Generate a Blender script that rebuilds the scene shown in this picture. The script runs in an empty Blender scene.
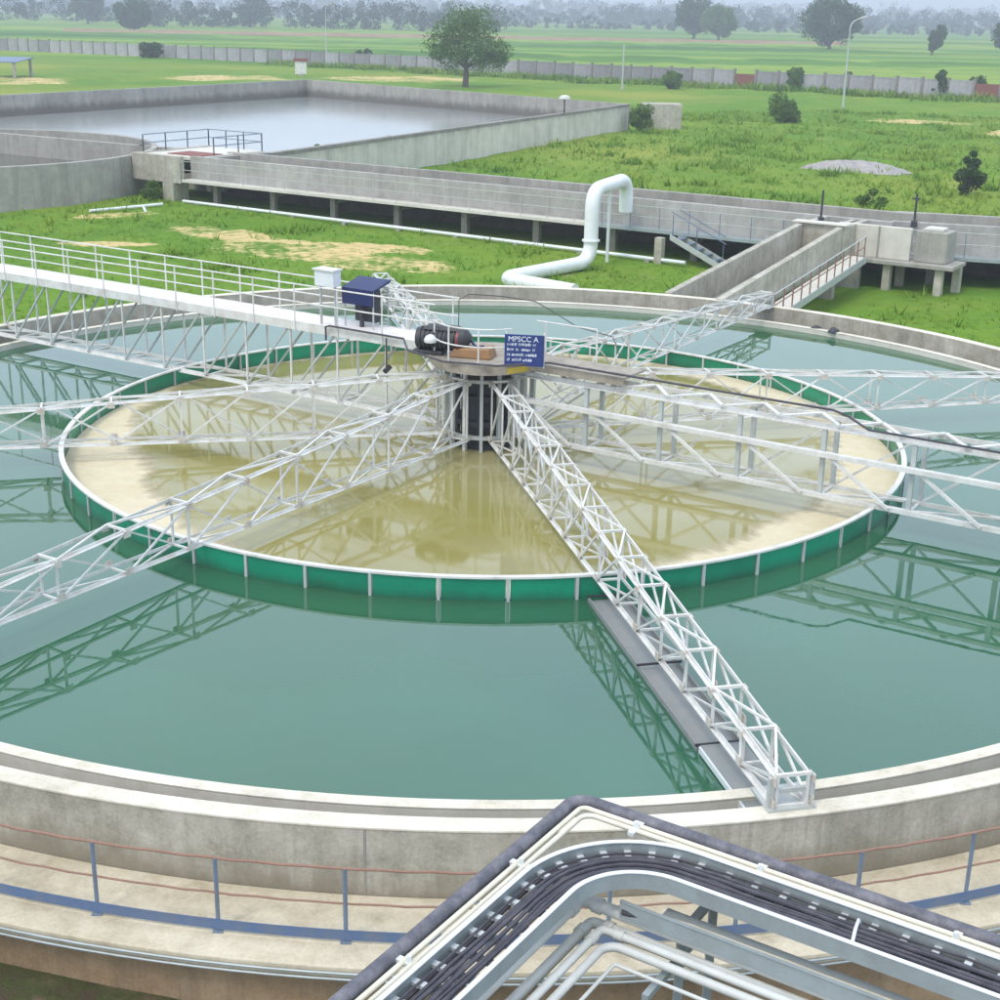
import bpy, math, random
import numpy as np
from mathutils import Vector, Matrix
random.seed(7); rng = np.random.default_rng(7)
R = math.radians
scene = bpy.context.scene
col = scene.collection

# ------------------------------------------------------------------ camera
cam_d = bpy.data.cameras.new('camera'); cam = bpy.data.objects.new('camera', cam_d); col.objects.link(cam)
CF = Vector((-0.00336606, 0.94547716, -0.32567101)); CR = Vector((0.99979177, 0.0097367, 0.01793365)); CU = Vector((-0.02012681, 0.32554283, 0.94531306))
m = Matrix((( CR.x, CU.x, -CF.x, 0.423), (CR.y, CU.y, -CF.y, -26.693), (CR.z, CU.z, -CF.z, 8.0), (0, 0, 0, 1)))
cam.matrix_world = m
cam_d.sensor_width = 36.0; cam_d.lens = 36.0 * 1425.17 / 1000.0
cam_d.clip_start = 0.1; cam_d.clip_end = 9000
scene.camera = cam

# ------------------------------------------------------------------ sky, sun, exposure
SUN_EL, SUN_AZ = R(58), R(-128)
sd = Vector((math.cos(SUN_EL) * math.cos(SUN_AZ), math.cos(SUN_EL) * math.sin(SUN_AZ), math.sin(SUN_EL)))
world = bpy.data.worlds.new('World'); scene.world = world; world.use_nodes = True
wn = world.node_tree; wn.nodes.clear()
sky = wn.nodes.new('ShaderNodeTexSky'); sky.sky_type = 'NISHITA'; sky.sun_disc = False
sky.sun_elevation = SUN_EL; sky.sun_rotation = math.atan2(sd.x, sd.y)
sky.air_density = 1.2; sky.dust_density = 6.0; sky.ozone_density = 1.2
ovc = wn.nodes.new('ShaderNodeMixRGB'); ovc.inputs[0].default_value = 0.78
ovc.inputs[2].default_value = (9.9, 11.5, 13.8, 1)           # thin bright overcast veil over the blue
bgn = wn.nodes.new('ShaderNodeBackground'); bgn.inputs[1].default_value = 0.14
wo = wn.nodes.new('ShaderNodeOutputWorld')
wn.links.new(sky.outputs[0], ovc.inputs[1]); wn.links.new(ovc.outputs[0], bgn.inputs[0]); wn.links.new(bgn.outputs[0], wo.inputs[0])
sun_d = bpy.data.lights.new('sun', 'SUN'); sun_d.energy = 1.4; sun_d.angle = R(11); sun_d.color = (1.0, 0.92, 0.80)
sun = bpy.data.objects.new('sun', sun_d); col.objects.link(sun)
sun.rotation_euler = (-sd).to_track_quat('-Z', 'Y').to_euler(); sun.location = (0, 0, 60)
scene.view_settings.view_transform = 'Standard'; scene.view_settings.look = 'None'
scene.view_settings.exposure = 0.02; scene.view_settings.gamma = 1.0
scene.render.engine = 'CYCLES'
scene.cycles.max_bounces = 6; scene.cycles.volume_bounces = 0; scene.cycles.transparent_max_bounces = 6
scene.cycles.use_denoising = True

# ------------------------------------------------------------------ materials
def nt(name):
    M = bpy.data.materials.new(name); M.use_nodes = True; t = M.node_tree; t.nodes.clear()
    out = t.nodes.new('ShaderNodeOutputMaterial'); p = t.nodes.new('ShaderNodeBsdfPrincipled')
    t.links.new(p.outputs[0], out.inputs[0]); return M, t, p
def N(t, kind, **kw):
    n = t.nodes.new(kind)
    for k, v in kw.items():
        if k.startswith('i_'): n.inputs[int(k[2:])].default_value = v
        else: setattr(n, k, v)
    return n
def coords(t, scale=(1, 1, 1), kind='Object'):
    tc = N(t, 'ShaderNodeTexCoord'); mp = N(t, 'ShaderNodeMapping'); mp.inputs['Scale'].default_value = scale
    if kind == 'World':
        g = N(t, 'ShaderNodeNewGeometry'); t.links.new(g.outputs['Position'], mp.inputs[0])
    else: t.links.new(tc.outputs[kind], mp.inputs[0])
    return mp.outputs[0]
def noise(t, vec, scale, detail=5, rough=0.6):
    n = N(t, 'ShaderNodeTexNoise'); n.inputs['Scale'].default_value = scale; n.inputs['Detail'].default_value = detail
    n.inputs['Roughness'].default_value = rough; t.links.new(vec, n.inputs['Vector']); return n.outputs['Fac']
def ramp(t, fac, stops):
    r = N(t, 'ShaderNodeValToRGB'); e = r.color_ramp.elements
    while len(e) < len(stops): e.new(0.5)
    for el, (p, c) in zip(e, stops): el.position = p; el.color = (*c, 1) if len(c) == 3 else c
    t.links.new(fac, r.inputs[0]); return r.outputs[0]
def mixc(t, fac, a, b, mode='MIX'):
    n = N(t, 'ShaderNodeMixRGB', blend_type=mode)
    for i, x in ((0, fac), (1, a), (2, b)):
        if hasattr(x, 'is_linked'): t.links.new(x, n.inputs[i])
        elif isinstance(x, (int, float)): n.inputs[i].default_value = x
        else: n.inputs[i].default_value = (*x, 1)
    return n.outputs[0]
def math_(t, op, a, b=None, clamp=False):
    n = N(t, 'ShaderNodeMath', operation=op, use_clamp=clamp)
    for i, x in ((0, a), (1, b)):
        if x is None: continue
        if hasattr(x, 'is_linked'): t.links.new(x, n.inputs[i])
        else: n.inputs[i].default_value = x
    return n.outputs[0]
def bump(t, p, h, strength=0.3, dist=0.02):
    b = N(t, 'ShaderNodeBump'); b.inputs['Strength'].default_value = strength; b.inputs['Distance'].default_value = dist
    t.links.new(h, b.inputs['Height']); t.links.new(b.outputs[0], p.inputs['Normal'])
def g3(v): return (v, v, v)

def concrete(name, dark, mid, light, streak=0.5, stain=(0.16, 0.16, 0.13), rough=0.9, sc=1.0):
    M, t, p = nt(name)
    v = coords(t); vs = coords(t, (2.6 * sc, 2.6 * sc, 0.22 * sc))
    n1 = noise(t, v, 0.55 * sc, 6, 0.65); n2 = noise(t, v, 3.2 * sc, 6, 0.7); n3 = noise(t, v, 28 * sc, 4)
    s = noise(t, vs, 1.0, 5, 0.7)
    c = ramp(t, n1, [(0.36, dark), (0.5, mid), (0.62, light)])
    c = mixc(t, 0.5, c, ramp(t, n2, [(0.36, dark), (0.5, mid), (0.66, light)]))
    c = mixc(t, ramp(t, s, [(0.48, g3(0)), (0.72, g3(streak))]), c, stain)
    s2 = noise(t, coords(t, (8 * sc, 8 * sc, 0.35 * sc)), 1.0, 4, 0.6)
    c = mixc(t, ramp(t, s2, [(0.54, g3(0)), (0.70, g3(streak * 0.55))]), c, stain)
    c = mixc(t, 0.25, c, ramp(t, n3, [(0.3, dark), (0.7, light)]))
    t.links.new(c, p.inputs['Base Color']); p.inputs['Roughness'].default_value = rough
    bump(t, p, n3, 0.25, 0.01); return M
def paint(name, c, dirt, amount=0.35, rough=0.45, sc=3.0, metallic=0.0):
    M, t, p = nt(name); v = coords(t, kind='World')
    n1 = noise(t, v, sc, 6, 0.7); n2 = noise(t, v, sc * 9, 4)
    k = math_(t, 'MULTIPLY', ramp(t, n1, [(0.42, g3(0)), (0.75, g3(1))]), amount)
    c1 = mixc(t, k, c, dirt)
    c1 = mixc(t, math_(t, 'MULTIPLY', ramp(t, n2, [(0.55, g3(0)), (0.8, g3(1))]), amount * 0.6), c1, dirt)
    t.links.new(c1, p.inputs['Base Color']); p.inputs['Roughness'].default_value = rough; p.inputs['Metallic'].default_value = metallic
    bump(t, p, n2, 0.08, 0.004); return M
def water(name, c1, c2, c3, rough=0.04, ior=1.36, sc=0.08, ripple=0.010, film=None, fk=0.6, fr=0.12):
    M, t, p = nt(name); v = coords(t, kind='World')
    n1 = noise(t, v, sc, 4, 0.55); n2 = noise(t, v, sc * 4, 5, 0.6)
    c = ramp(t, n1, [(0.32, c1), (0.5, c2), (0.68, c3)])
    c = mixc(t, 0.25, c, ramp(t, n2, [(0.3, c1), (0.7, c3)]))
    if film:
        n4 = noise(t, coords(t, (0.5, 0.6, 1), 'World'), 0.5, 4, 0.5)
        k = ramp(t, n4, [(0.46, g3(0)), (0.72, g3(fk))]); c = mixc(t, k, c, film)
        t.links.new(ramp(t, n4, [(0.5, g3(rough)), (0.75, g3(fr))]), p.inputs['Roughness'])
    else: p.inputs['Roughness'].default_value = rough
    t.links.new(c, p.inputs['Base Color']); p.inputs['IOR'].default_value = ior
    w = noise(t, coords(t, (1, 1, 1), 'World'), 2.2, 3, 0.5); w2 = noise(t, v, 9.0, 3, 0.5)
    wm = ramp(t, noise(t, coords(t, (0.10, 0.22, 1), 'World'), 1.0, 4, 0.6), [(0.46, g3(0.12)), (0.66, g3(1.0))])
    bump(t, p, math_(t, 'MULTIPLY', mixc(t, 0.45, w, w2), wm), 0.5, ripple); return M
def leaf(name, a, b, c, sc=1.2):
    M, t, p = nt(name); v = coords(t); n1 = noise(t, v, sc, 4, 0.6); n2 = noise(t, v, sc * 7, 2)
    k = mixc(t, 0.4, ramp(t, n1, [(0.32, a), (0.5, b), (0.68, c)]), ramp(t, n2, [(0.35, a), (0.65, c)]))
    t.links.new(k, p.inputs['Base Color']); p.inputs['Roughness'].default_value = 0.7
    p.inputs['Specular IOR Level'].default_value = 0.2
    tr = N(t, 'ShaderNodeBsdfTranslucent'); t.links.new(k, tr.inputs[0]); mx = N(t, 'ShaderNodeMixShader'); mx.inputs[0].default_value = 0.25
    t.links.new(p.outputs[0], mx.inputs[1]); t.links.new(tr.outputs[0], mx.inputs[2])
    t.links.new(mx.outputs[0], t.nodes['Material Output'].inputs[0]); return M

MT = {}
MT['conc'] = concrete('concrete_grey', (0.22, 0.20, 0.15), (0.42, 0.39, 0.32), (0.60, 0.57, 0.49), 0.75, (0.19, 0.19, 0.14))
MT['cap'] = concrete('pale_wall_cap', (0.46, 0.41, 0.31), (0.69, 0.64, 0.53), (0.80, 0.76, 0.66), 0.2, (0.45, 0.42, 0.36))  # paler concrete: brightness of sky-facing tops put into the colour
MT['conc_light'] = concrete('concrete_pale', (0.50, 0.48, 0.42), (0.62, 0.59, 0.52), (0.70, 0.67, 0.60), 0.3, (0.40, 0.37, 0.30))
MT['conc_old'] = concrete('concrete_weathered', (0.23, 0.22, 0.19), (0.34, 0.325, 0.285), (0.45, 0.43, 0.385), 0.65, (0.14, 0.14, 0.13), sc=0.6)
MT['conc_cool'] = concrete('concrete_cool', (0.25, 0.24, 0.22), (0.38, 0.365, 0.34), (0.50, 0.485, 0.46), 0.6, (0.20, 0.19, 0.18), sc=0.6)
MT['conc_stain'] = concrete('concrete_stained_cream', (0.44, 0.42, 0.36), (0.60, 0.57, 0.49), (0.70, 0.67, 0.59), 0.5, (0.18, 0.17, 0.15), sc=0.35)
MT['green'] = paint('green_panel', (0.004, 0.26, 0.14), (0.008, 0.15, 0.09), 0.45, 0.35, 1.5)
def tide(name, src, z0, z1, dark, k):
    M = MT[src].copy(); M.name = name; t = M.node_tree; p = t.nodes['Principled BSDF']; l = p.inputs['Base Color'].links[0]; c0 = l.from_socket
    v = coords(t); s = N(t, 'ShaderNodeSeparateXYZ'); t.links.new(v, s.inputs[0])
    zz = math_(t, 'ADD', s.outputs[2], math_(t, 'MULTIPLY', math_(t, 'SUBTRACT', noise(t, coords(t, (1, 1, 0.2), 'World'), 1.1, 5, 0.7), 0.5), 1.2 if src != 'green' else 0.35))
    f = N(t, 'ShaderNodeMapRange'); f.inputs[1].default_value = z0; f.inputs[2].default_value = z1; f.inputs[3].default_value = 0; f.inputs[4].default_value = k; t.links.new(zz, f.inputs[0])
    t.links.new(mixc(t, f.outputs[0], c0, dark), p.inputs['Base Color']); MT[name] = M
tide('pond_wet', 'conc_old', 1.25, 0.75, (0.13, 0.115, 0.10), 0.85)      # tide mark above the pond water
tide('pond_mossy', 'conc_stain', 1.5, 2.3, (0.18, 0.16, 0.14), 0.75)     # blackened top of the pond wall
tide('green_stained', 'green', 0.46, 0.28, (0.02, 0.06, 0.035), 0.7)       # algae at the waterline of the skirt
tide('wall_grime', 'conc', 0.98, 0.62, (0.20, 0.17, 0.12), 0.75)         # grime at the foot of the tank wall
MT['walk'] = concrete('walkway_sandy_concrete', (0.34, 0.28, 0.18), (0.55, 0.48, 0.35), (0.68, 0.61, 0.47), 0.25, (0.35, 0.33, 0.25))
MT['mud'] = concrete('muddy_wall', (0.17, 0.11, 0.055), (0.30, 0.20, 0.11), (0.38, 0.28, 0.17), 0.6, (0.09, 0.07, 0.05))
MT['white'] = paint('white_steel_paint', (0.69, 0.69, 0.665), (0.38, 0.33, 0.26), 0.65)
MT['gusset'] = paint('rusty_white_plate', (0.62, 0.59, 0.53), (0.34, 0.21, 0.13), 0.85, 0.7, 6)
MT['white_dim'] = paint('grey_steel_paint', (0.46, 0.49, 0.48), (0.30, 0.30, 0.26), 0.5)
MT['white_pipe'] = paint('white_pipe_paint', (0.76, 0.78, 0.78), (0.45, 0.46, 0.44), 0.35, 0.5, 1.2)
MT['grey_pipe'] = paint('grey_pipe_paint', (0.56, 0.57, 0.54), (0.36, 0.35, 0.30), 0.5, 0.5, 2.0)
MT['deck'] = paint('deck_plate', (0.78, 0.73, 0.70), (0.46, 0.40, 0.36), 0.4, 0.6)
MT['worn'] = paint('worn_platform_plate', (0.36, 0.32, 0.26), (0.16, 0.13, 0.10), 0.85, 0.7, 3.0)
MT['blue'] = paint('blue_paint', (0.085, 0.145, 0.27), (0.17, 0.18, 0.20), 0.8)
MT['bluegrey'] = paint('blue_grey_post', (0.16, 0.22, 0.30), (0.16, 0.14, 0.13), 0.5)
MT['rust'] = paint('rusty_rail', (0.30, 0.17, 0.12), (0.16, 0.10, 0.08), 0.6, 0.8, 5)
MT['dark'] = paint('dark_steel', (0.035, 0.037, 0.045), (0.09, 0.08, 0.075), 0.5, 0.6)
MT['darkblue'] = paint('dark_blue_sheet', (0.012, 0.02, 0.10), (0.04, 0.05, 0.10), 0.4, 0.5)
MT['black'] = paint('black_cable_rubber', (0.045, 0.042, 0.055), (0.14, 0.13, 0.15), 0.6, 0.55, 6)
MT['duct'] = paint('dark_violet_conduit', (0.085, 0.085, 0.105), (0.24, 0.23, 0.25), 0.9, 0.6, 7)
MT['cream'] = paint('cream_conduit', (0.70, 0.66, 0.54), (0.42, 0.38, 0.28), 0.5, 0.5, 4)
MT['galv'] = paint('galvanised_tray', (0.36, 0.41, 0.42), (0.22, 0.23, 0.22), 0.55, 0.5, 3, 0.25)
MT['galv_lt'] = paint('galvanised_bright', (0.70, 0.74, 0.76), (0.45, 0.46, 0.44), 0.4, 0.45, 5)
MT['slate'] = paint('weathered_grey_steel', (0.22, 0.235, 0.235), (0.30, 0.29, 0.26), 0.7, 0.7, 2)
MT['rungs'] = paint('dusty_rungs', (0.58, 0.61, 0.62), (0.34, 0.34, 0.32), 0.7, 0.6, 8)
MT['orange'] = paint('orange_gearbox', (0.30, 0.155, 0.055), (0.14, 0.085, 0.05), 0.8)
MT['yellow'] = paint('yellow_plate', (0.62, 0.45, 0.05), (0.35, 0.28, 0.10), 0.5)
MT['red'] = paint('red_cover', (0.20, 0.03, 0.03), (0.09, 0.04, 0.04), 0.7)
MT['signblue'] = paint('sign_blue', (0.015, 0.035, 0.17), (0.05, 0.07, 0.2), 0.4)
MT['signwhite'] = paint('sign_lettering', (0.75, 0.78, 0.82), (0.5, 0.55, 0.7), 0.3)
MT['brick'] = paint('brick_red', (0.24, 0.09, 0.07), (0.15, 0.07, 0.06), 0.6, 0.9, 2)
MT['bwall'] = concrete('boundary_wall_plaster', (0.26, 0.25, 0.26), (0.38, 0.37, 0.39), (0.48, 0.47, 0.49), 0.7, (0.17, 0.16, 0.16), sc=0.25)
MT['bark'] = paint('bark', (0.10, 0.075, 0.055), (0.05, 0.04, 0.03), 0.6, 0.95, 5)
MT['leaf'] = leaf('leaf_green', (0.05, 0.115, 0.022), (0.10, 0.19, 0.034), (0.18, 0.27, 0.055))
MT['leaf_dark'] = leaf('leaf_dark', (0.032, 0.065, 0.026), (0.055, 0.105, 0.036), (0.095, 0.15, 0.052))
MT['leaf_far'] = leaf('leaf_far', (0.012, 0.034, 0.016), (0.022, 0.056, 0.022), (0.045, 0.09, 0.03), 0.05)
MT['grass'] = leaf('grass_blades', (0.09, 0.23, 0.018), (0.15, 0.29, 0.022), (0.28, 0.34, 0.04), 0.10)
MT['soil'] = concrete('dark_soil', (0.05, 0.045, 0.03), (0.09, 0.075, 0.05), (0.13, 0.11, 0.07), 0.0, sc=2)  # near-black colour standing in for shade under the channel
MT['soil_conc'] = concrete('damp_column_concrete', (0.16, 0.14, 0.12), (0.26, 0.24, 0.21), (0.34, 0.32, 0.29), 0.5, (0.10, 0.09, 0.08))  # darker concrete for columns, coping and pillars
MT['gravel'] = concrete('gravel_heap', (0.22, 0.20, 0.20), (0.34, 0.31, 0.30), (0.44, 0.41, 0.39), 0.0, sc=3)
MT['earth'] = concrete('red_earth', (0.20, 0.11, 0.07), (0.30, 0.17, 0.11), (0.38, 0.24, 0.16), 0.0, sc=0.3)
MT['tank_water'] = water('clarified_water', (0.036, 0.112, 0.036), (0.029, 0.106, 0.046), (0.023, 0.100, 0.058), 0.012, 1.80, 0.045, 0.0050, film=(0.035, 0.14, 0.075), fk=0.5, fr=0.03)
MT['tank_water'].node_tree.nodes['Principled BSDF'].inputs['Specular Tint'].default_value = (0.86, 0.98, 1.0, 1)
MT['well_water'] = water('murky_well_water', (0.235, 0.205, 0.05), (0.27, 0.24, 0.07), (0.31, 0.28, 0.11), 0.06, 1.55, 0.16, 0.0015, film=(0.38, 0.37, 0.27), fk=0.4)
MT['pond_water'] = water('pale_pond_water', (0.21, 0.235, 0.225), (0.25, 0.265, 0.255), (0.29, 0.30, 0.285), 0.12, 1.33, 0.04)
MT['basin_water'] = water('dark_basin_water', (0.07, 0.065, 0.05), (0.09, 0.085, 0.07), (0.12, 0.11, 0.09), 0.1, 1.33, 0.1)
MT['scum'] = concrete('beige_scum', (0.50, 0.42, 0.26), (0.60, 0.52, 0.35), (0.68, 0.60, 0.44), 0.2, (0.42, 0.37, 0.22), 0.8, 1.0)
t_ = MT['scum'].node_tree; at_ = N(t_, 'ShaderNodeAttribute', attribute_name='cover'); tp_ = N(t_, 'ShaderNodeBsdfTransparent'); ms_ = N(t_, 'ShaderNodeMixShader')
nk_ = noise(t_, coords(t_), 1.6, 5, 0.65)
fk_ = math_(t_, 'MULTIPLY', math_(t_, 'SUBTRACT', math_(t_, 'ADD', at_.outputs['Fac'], math_(t_, 'MULTIPLY', math_(t_, 'SUBTRACT', nk_, 0.5), 0.5)), 0.25), 2.0, True)
t_.links.new(fk_, ms_.inputs[0]); t_.links.new(tp_.outputs[0], ms_.inputs[1]); t_.links.new(t_.nodes['Principled BSDF'].outputs[0], ms_.inputs[2]); t_.links.new(ms_.outputs[0], t_.nodes['Material Output'].inputs[0])

t_ = MT['bwall'].node_tree; p_ = t_.nodes['Principled BSDF']; oi_ = N(t_, 'ShaderNodeObjectInfo'); c_ = p_.inputs['Base Color'].links[0].from_socket
t_.links.new(mixc(t_, 1.0, c_, ramp(t_, oi_.outputs['Random'], [(0.0, g3(0.72)), (1.0, g3(1.18))]), 'MULTIPLY'), p_.inputs['Base Color'])
t_ = MT['green_stained'].node_tree; p_ = t_.nodes['Principled BSDF']; oi_ = N(t_, 'ShaderNodeObjectInfo'); c_ = p_.inputs['Base Color'].links[0].from_socket
t_.links.new(mixc(t_, 1.0, c_, ramp(t_, oi_.outputs['Random'], [(0.0, (0.9, 0.74, 0.72)), (1.0, (1.2, 1.12, 1.12))]), 'MULTIPLY'), p_.inputs['Base Color'])
# the ground: grass in several greens, crop strips beyond the boundary wall, bare sandy patches
def ground_mat():
    M, t, p = nt('meadow_ground'); v = coords(t, kind='World')
    nA = noise(t, v, 0.055, 6, 0.65); nB = noise(t, v, 0.28, 6, 0.7); nC = noise(t, v, 2.2, 5, 0.7)
    c = ramp(t, nA, [(0.36, (0.075, 0.19, 0.012)), (0.47, (0.115, 0.24, 0.015)), (0.56, (0.20, 0.28, 0.02)), (0.66, (0.33, 0.33, 0.045))])
    c = mixc(t, 0.5, c, ramp(t, nB, [(0.34, (0.05, 0.15, 0.012)), (0.5, (0.115, 0.235, 0.016)), (0.66, (0.24, 0.28, 0.035))]))
    c = mixc(t, 0.35, c, ramp(t, nC, [(0.35, (0.07, 0.15, 0.025)), (0.65, (0.18, 0.27, 0.045))]))
    nD = noise(t, v, 0.11, 6, 0.7); nE = noise(t, v, 0.02, 3, 0.5)
    c = mixc(t, ramp(t, nD, [(0.52, g3(0)), (0.68, g3(0.55))]), c, (0.055, 0.14, 0.022))
    c = mixc(t, ramp(t, nE, [(0.50, g3(0)), (0.66, g3(0.6))]), c, (0.33, 0.31, 0.06))
    c = mixc(t, ramp(t, noise(t, v, 0.42, 6, 0.75), [(0.60, g3(0)), (0.72, g3(0.55))]), c, (0.33, 0.27, 0.13))
    # crops: long strips beyond the wall
    g = N(t, 'ShaderNodeNewGeometry'); rot = N(t, 'ShaderNodeMapping'); rot.inputs['Rotation'].default_value = (0, 0, R(20))
    rot.inputs['Scale'].default_value = (0.0015, 0.016, 1); t.links.new(g.outputs['Position'], rot.inputs[0])
    nf = noise(t, rot.outputs[0], 1.0, 3, 0.5)
    crop = ramp(t, nf, [(0.30, (0.04, 0.12, 0.015)), (0.42, (0.10, 0.22, 0.015)), (0.50, (0.22, 0.31, 0.04)), (0.58, (0.07, 0.19, 0.02)), (0.70, (0.16, 0.27, 0.03))])
    dt = N(t, 'ShaderNodeVectorMath', operation='DOT_PRODUCT'); dt.inputs[1].default_value = (0.49, 0.872, 0); t.links.new(g.outputs['Position'], dt.inputs[0])
    k = math_(t, 'MULTIPLY', math_(t, 'SUBTRACT', dt.outputs['Value'], 150.0), 0.1, True)
    c = mixc(t, k, c, crop)
    # bare sandy ground
    sep = N(t, 'ShaderNodeSeparateXYZ'); t.links.new(g.outputs['Position'], sep.inputs[0])
    tot = None
    for (x, y, rx, ry, a) in PATCH:
        ca, sa = math.cos(R(a)), math.sin(R(a))
        dx = math_(t, 'SUBTRACT', sep.outputs[0], x); dy = math_(t, 'SUBTRACT', sep.outputs[1], y)
        ux = math_(t, 'DIVIDE', math_(t, 'ADD', math_(t, 'MULTIPLY', dx, ca), math_(t, 'MULTIPLY', dy, sa)), rx)
        uy = math_(t, 'DIVIDE', math_(t, 'SUBTRACT', math_(t, 'MULTIPLY', dy, ca), math_(t, 'MULTIPLY', dx, sa)), ry)
        d2 = math_(t, 'ADD', math_(t, 'MULTIPLY', ux, ux), math_(t, 'MULTIPLY', uy, uy))
        f = math_(t, 'MINIMUM', math_(t, 'SUBTRACT', 1.0, d2, True), 0.5)
        tot = f if tot is None else math_(t, 'MAXIMUM', tot, f)
    pk = math_(t, 'MULTIPLY', math_(t, 'SUBTRACT', math_(t, 'ADD', tot, math_(t, 'MULTIPLY', math_(t, 'SUBTRACT', mixc(t, 0.5, nB, nC), 0.5), 3.4)), 0.26), 3.0, True)
    pk = math_(t, 'MULTIPLY', pk, math_(t, 'GREATER_THAN', tot, 0.001))
    sand = ramp(t, nC, [(0.3, (0.48, 0.34, 0.15)), (0.6, (0.66, 0.50, 0.25))])
    c = mixc(t, math_(t, 'MULTIPLY', pk, 0.9), c, sand)
    # the dark trodden soil at the foot of the tank, in front
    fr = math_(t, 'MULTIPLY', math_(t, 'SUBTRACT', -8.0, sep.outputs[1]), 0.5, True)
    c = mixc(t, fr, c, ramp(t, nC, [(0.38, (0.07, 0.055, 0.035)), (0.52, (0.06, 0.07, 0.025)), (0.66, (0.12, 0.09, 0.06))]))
    t.links.new(c, p.inputs['Base Color']); p.inputs['Roughness'].default_value = 1.0; p.inputs['Specular IOR Level'].default_value = 0.1
    bump(t, p, mixc(t, 0.5, nB, nC), 0.6, 0.25); return M
PATCH = [(-8.0, 28.8, 4.6, 2.4, -35), (-4.2, 25.8, 3.0, 1.9, -15), (-11.5, 32.5, 3.2, 1.6, -30), (-5.0, 29.5, 3.5, 1.3, -20), (-15.5, 29.5, 2.4, 0.7, 0), (-36, 163, 9, 7, 10), (-14.8, 170, 12, 9, 0),
         (37.7, 107, 6, 3.0, -20), (-58, 146, 8, 8, 0), (44, 96, 5, 4, 0), (-17, 37, 2.5, 0.8, 40)]
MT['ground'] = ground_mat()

# ------------------------------------------------------------------ mesh helpers
class MB:
    def __init__(s): s.v = []; s.f = []
    def add(s, vs, fs):
        o = len(s.v); s.v += [tuple(p) for p in vs]; s.f += [tuple(o + i for i in f) for f in fs]; return s
    def hexa(s, p):   # 4 bottom ccw, 4 top ccw
        return s.add(p, [(3, 2, 1, 0), (4, 5, 6, 7), (0, 1, 5, 4), (1, 2, 6, 5), (2, 3, 7, 6), (3, 0, 4, 7)])
    def box(s, x0, x1, y0, y1, z0, z1):
        return s.hexa([(x0, y0, z0), (x1, y0, z0), (x1, y1, z0), (x0, y1, z0), (x0, y0, z1), (x1, y0, z1), (x1, y1, z1), (x0, y1, z1)])
    def bar(s, a, b, w, h=None, up=(0, 0, 1)):
        a, b = Vector(a), Vector(b); h = h or w; d = (b - a).normalized(); u = Vector(up)
        if abs(d.dot(u)) > 0.98: u = Vector((1, 0, 0))
        sx = d.cross(u).normalized() * w / 2; uz = sx.cross(d).normalized() * h / 2
        return s.hexa([a - sx - uz, a + sx - uz, b + sx - uz, b - sx - uz, a - sx + uz, a + sx + uz, b + sx + uz, b - sx + uz])
    def tube(s, pts, r, n=8, caps=True):
        P = [Vector(p) for p in pts]; rings = []; u = None
        for i, p in enumerate(P):
            d = (P[min(i + 1, len(P) - 1)] - P[max(i - 1, 0)]).normalized()
            if u is None: u = d.orthogonal().normalized()
            else: u = (u - d * u.dot(d)).normalized()
            w = d.cross(u); rr = r[i] if isinstance(r, (list, tuple)) else r
            rings.append([p + (u * math.cos(2 * math.pi * k / n) + w * math.sin(2 * math.pi * k / n)) * rr for k in range(n)])
        vs = [q for ring in rings for q in ring]; fs = []
        for i in range(len(P) - 1):
            for k in range(n): fs.append((i * n + k, i * n + (k + 1) % n, (i + 1) * n + (k + 1) % n, (i + 1) * n + k))
        if caps: fs += [tuple(range(n - 1, -1, -1)), tuple((len(P) - 1) * n + k for k in range(n))]
        return s.add(vs, fs)
    def ring(s, r0, r1, z0, z1, a0=0, a1=360, n=160, c=(0, 0)):
        full = abs(a1 - a0) >= 360; m = n if full else n + 1; vs = []; fs = []
        for i in range(m):
            a = R(a0 + (a1 - a0) * i / n)
            for (r, z) in ((r0, z0), (r1, z0), (r1, z1), (r0, z1)): vs.append((c[0] + r * math.cos(a), c[1] + r * math.sin(a), z))
        for i in range(n):
            j = (i + 1) % m
            for k in range(4): fs.append((i * 4 + k, j * 4 + k, j * 4 + (k + 1) % 4, i * 4 + (k + 1) % 4)[::-1])
        if not full: fs += [(0, 1, 2, 3), tuple(n * 4 + k for k in (3, 2, 1, 0))]
        return s.add(vs, fs)
    def disc(s, r, z, n=128, c=(0, 0)):
        return s.add([(c[0] + r * math.cos(2 * math.pi * i / n), c[1] + r * math.sin(2 * math.pi * i / n), z) for i in range(n)], [tuple(range(n))])
    def cyl(s, x, y, z0, z1, r, n=16): return s.tube([(x, y, z0), (x, y, z1)], r, n)
    def build(s, name, mat, parent=None, smooth=False, bevel=0, off=None):
        me = bpy.data.meshes.new(name)
        v = s.v
        if off is not None: v = [(a - off[0], b - off[1], c - off[2]) for a, b, c in v]
        me.from_pydata(v, [], s.f); me.materials.append(MT[mat]); me.update()
        if smooth: me.polygons.foreach_set('use_smooth', [True] * len(me.polygons))
        o = bpy.data.objects.new(name, me); col.objects.link(o); o.parent = parent
        if bevel:
            b = o.modifiers.new('bevel', 'BEVEL'); b.width = bevel; b.segments = 2; b.limit_method = 'ANGLE'
        if smooth and not bevel:
            try: me.set_sharp_from_angle(angle=R(40))
            except Exception: pass
        return o
def tag(o, label=None, cat=None, group=None, kind=None):
    for k, v in (('label', label), ('category', cat), ('group', group), ('kind', kind)):
        if v: o[k] = v
    return o
def thing(name, label, cat, loc=(0, 0, 0), rz=0, group=None):
    o = bpy.data.objects.new(name, None); col.objects.link(o); o.location = loc; o.rotation_euler = (0, 0, rz); o.empty_display_size = 0.3
    return tag(o, label, cat, group)
def copy_tree(o, parent=None):
    c = o.copy(); col.objects.link(c); c.parent = parent
    for ch in list(o.children): copy_tree(ch, c)
    return c
_unit = {}
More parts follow.
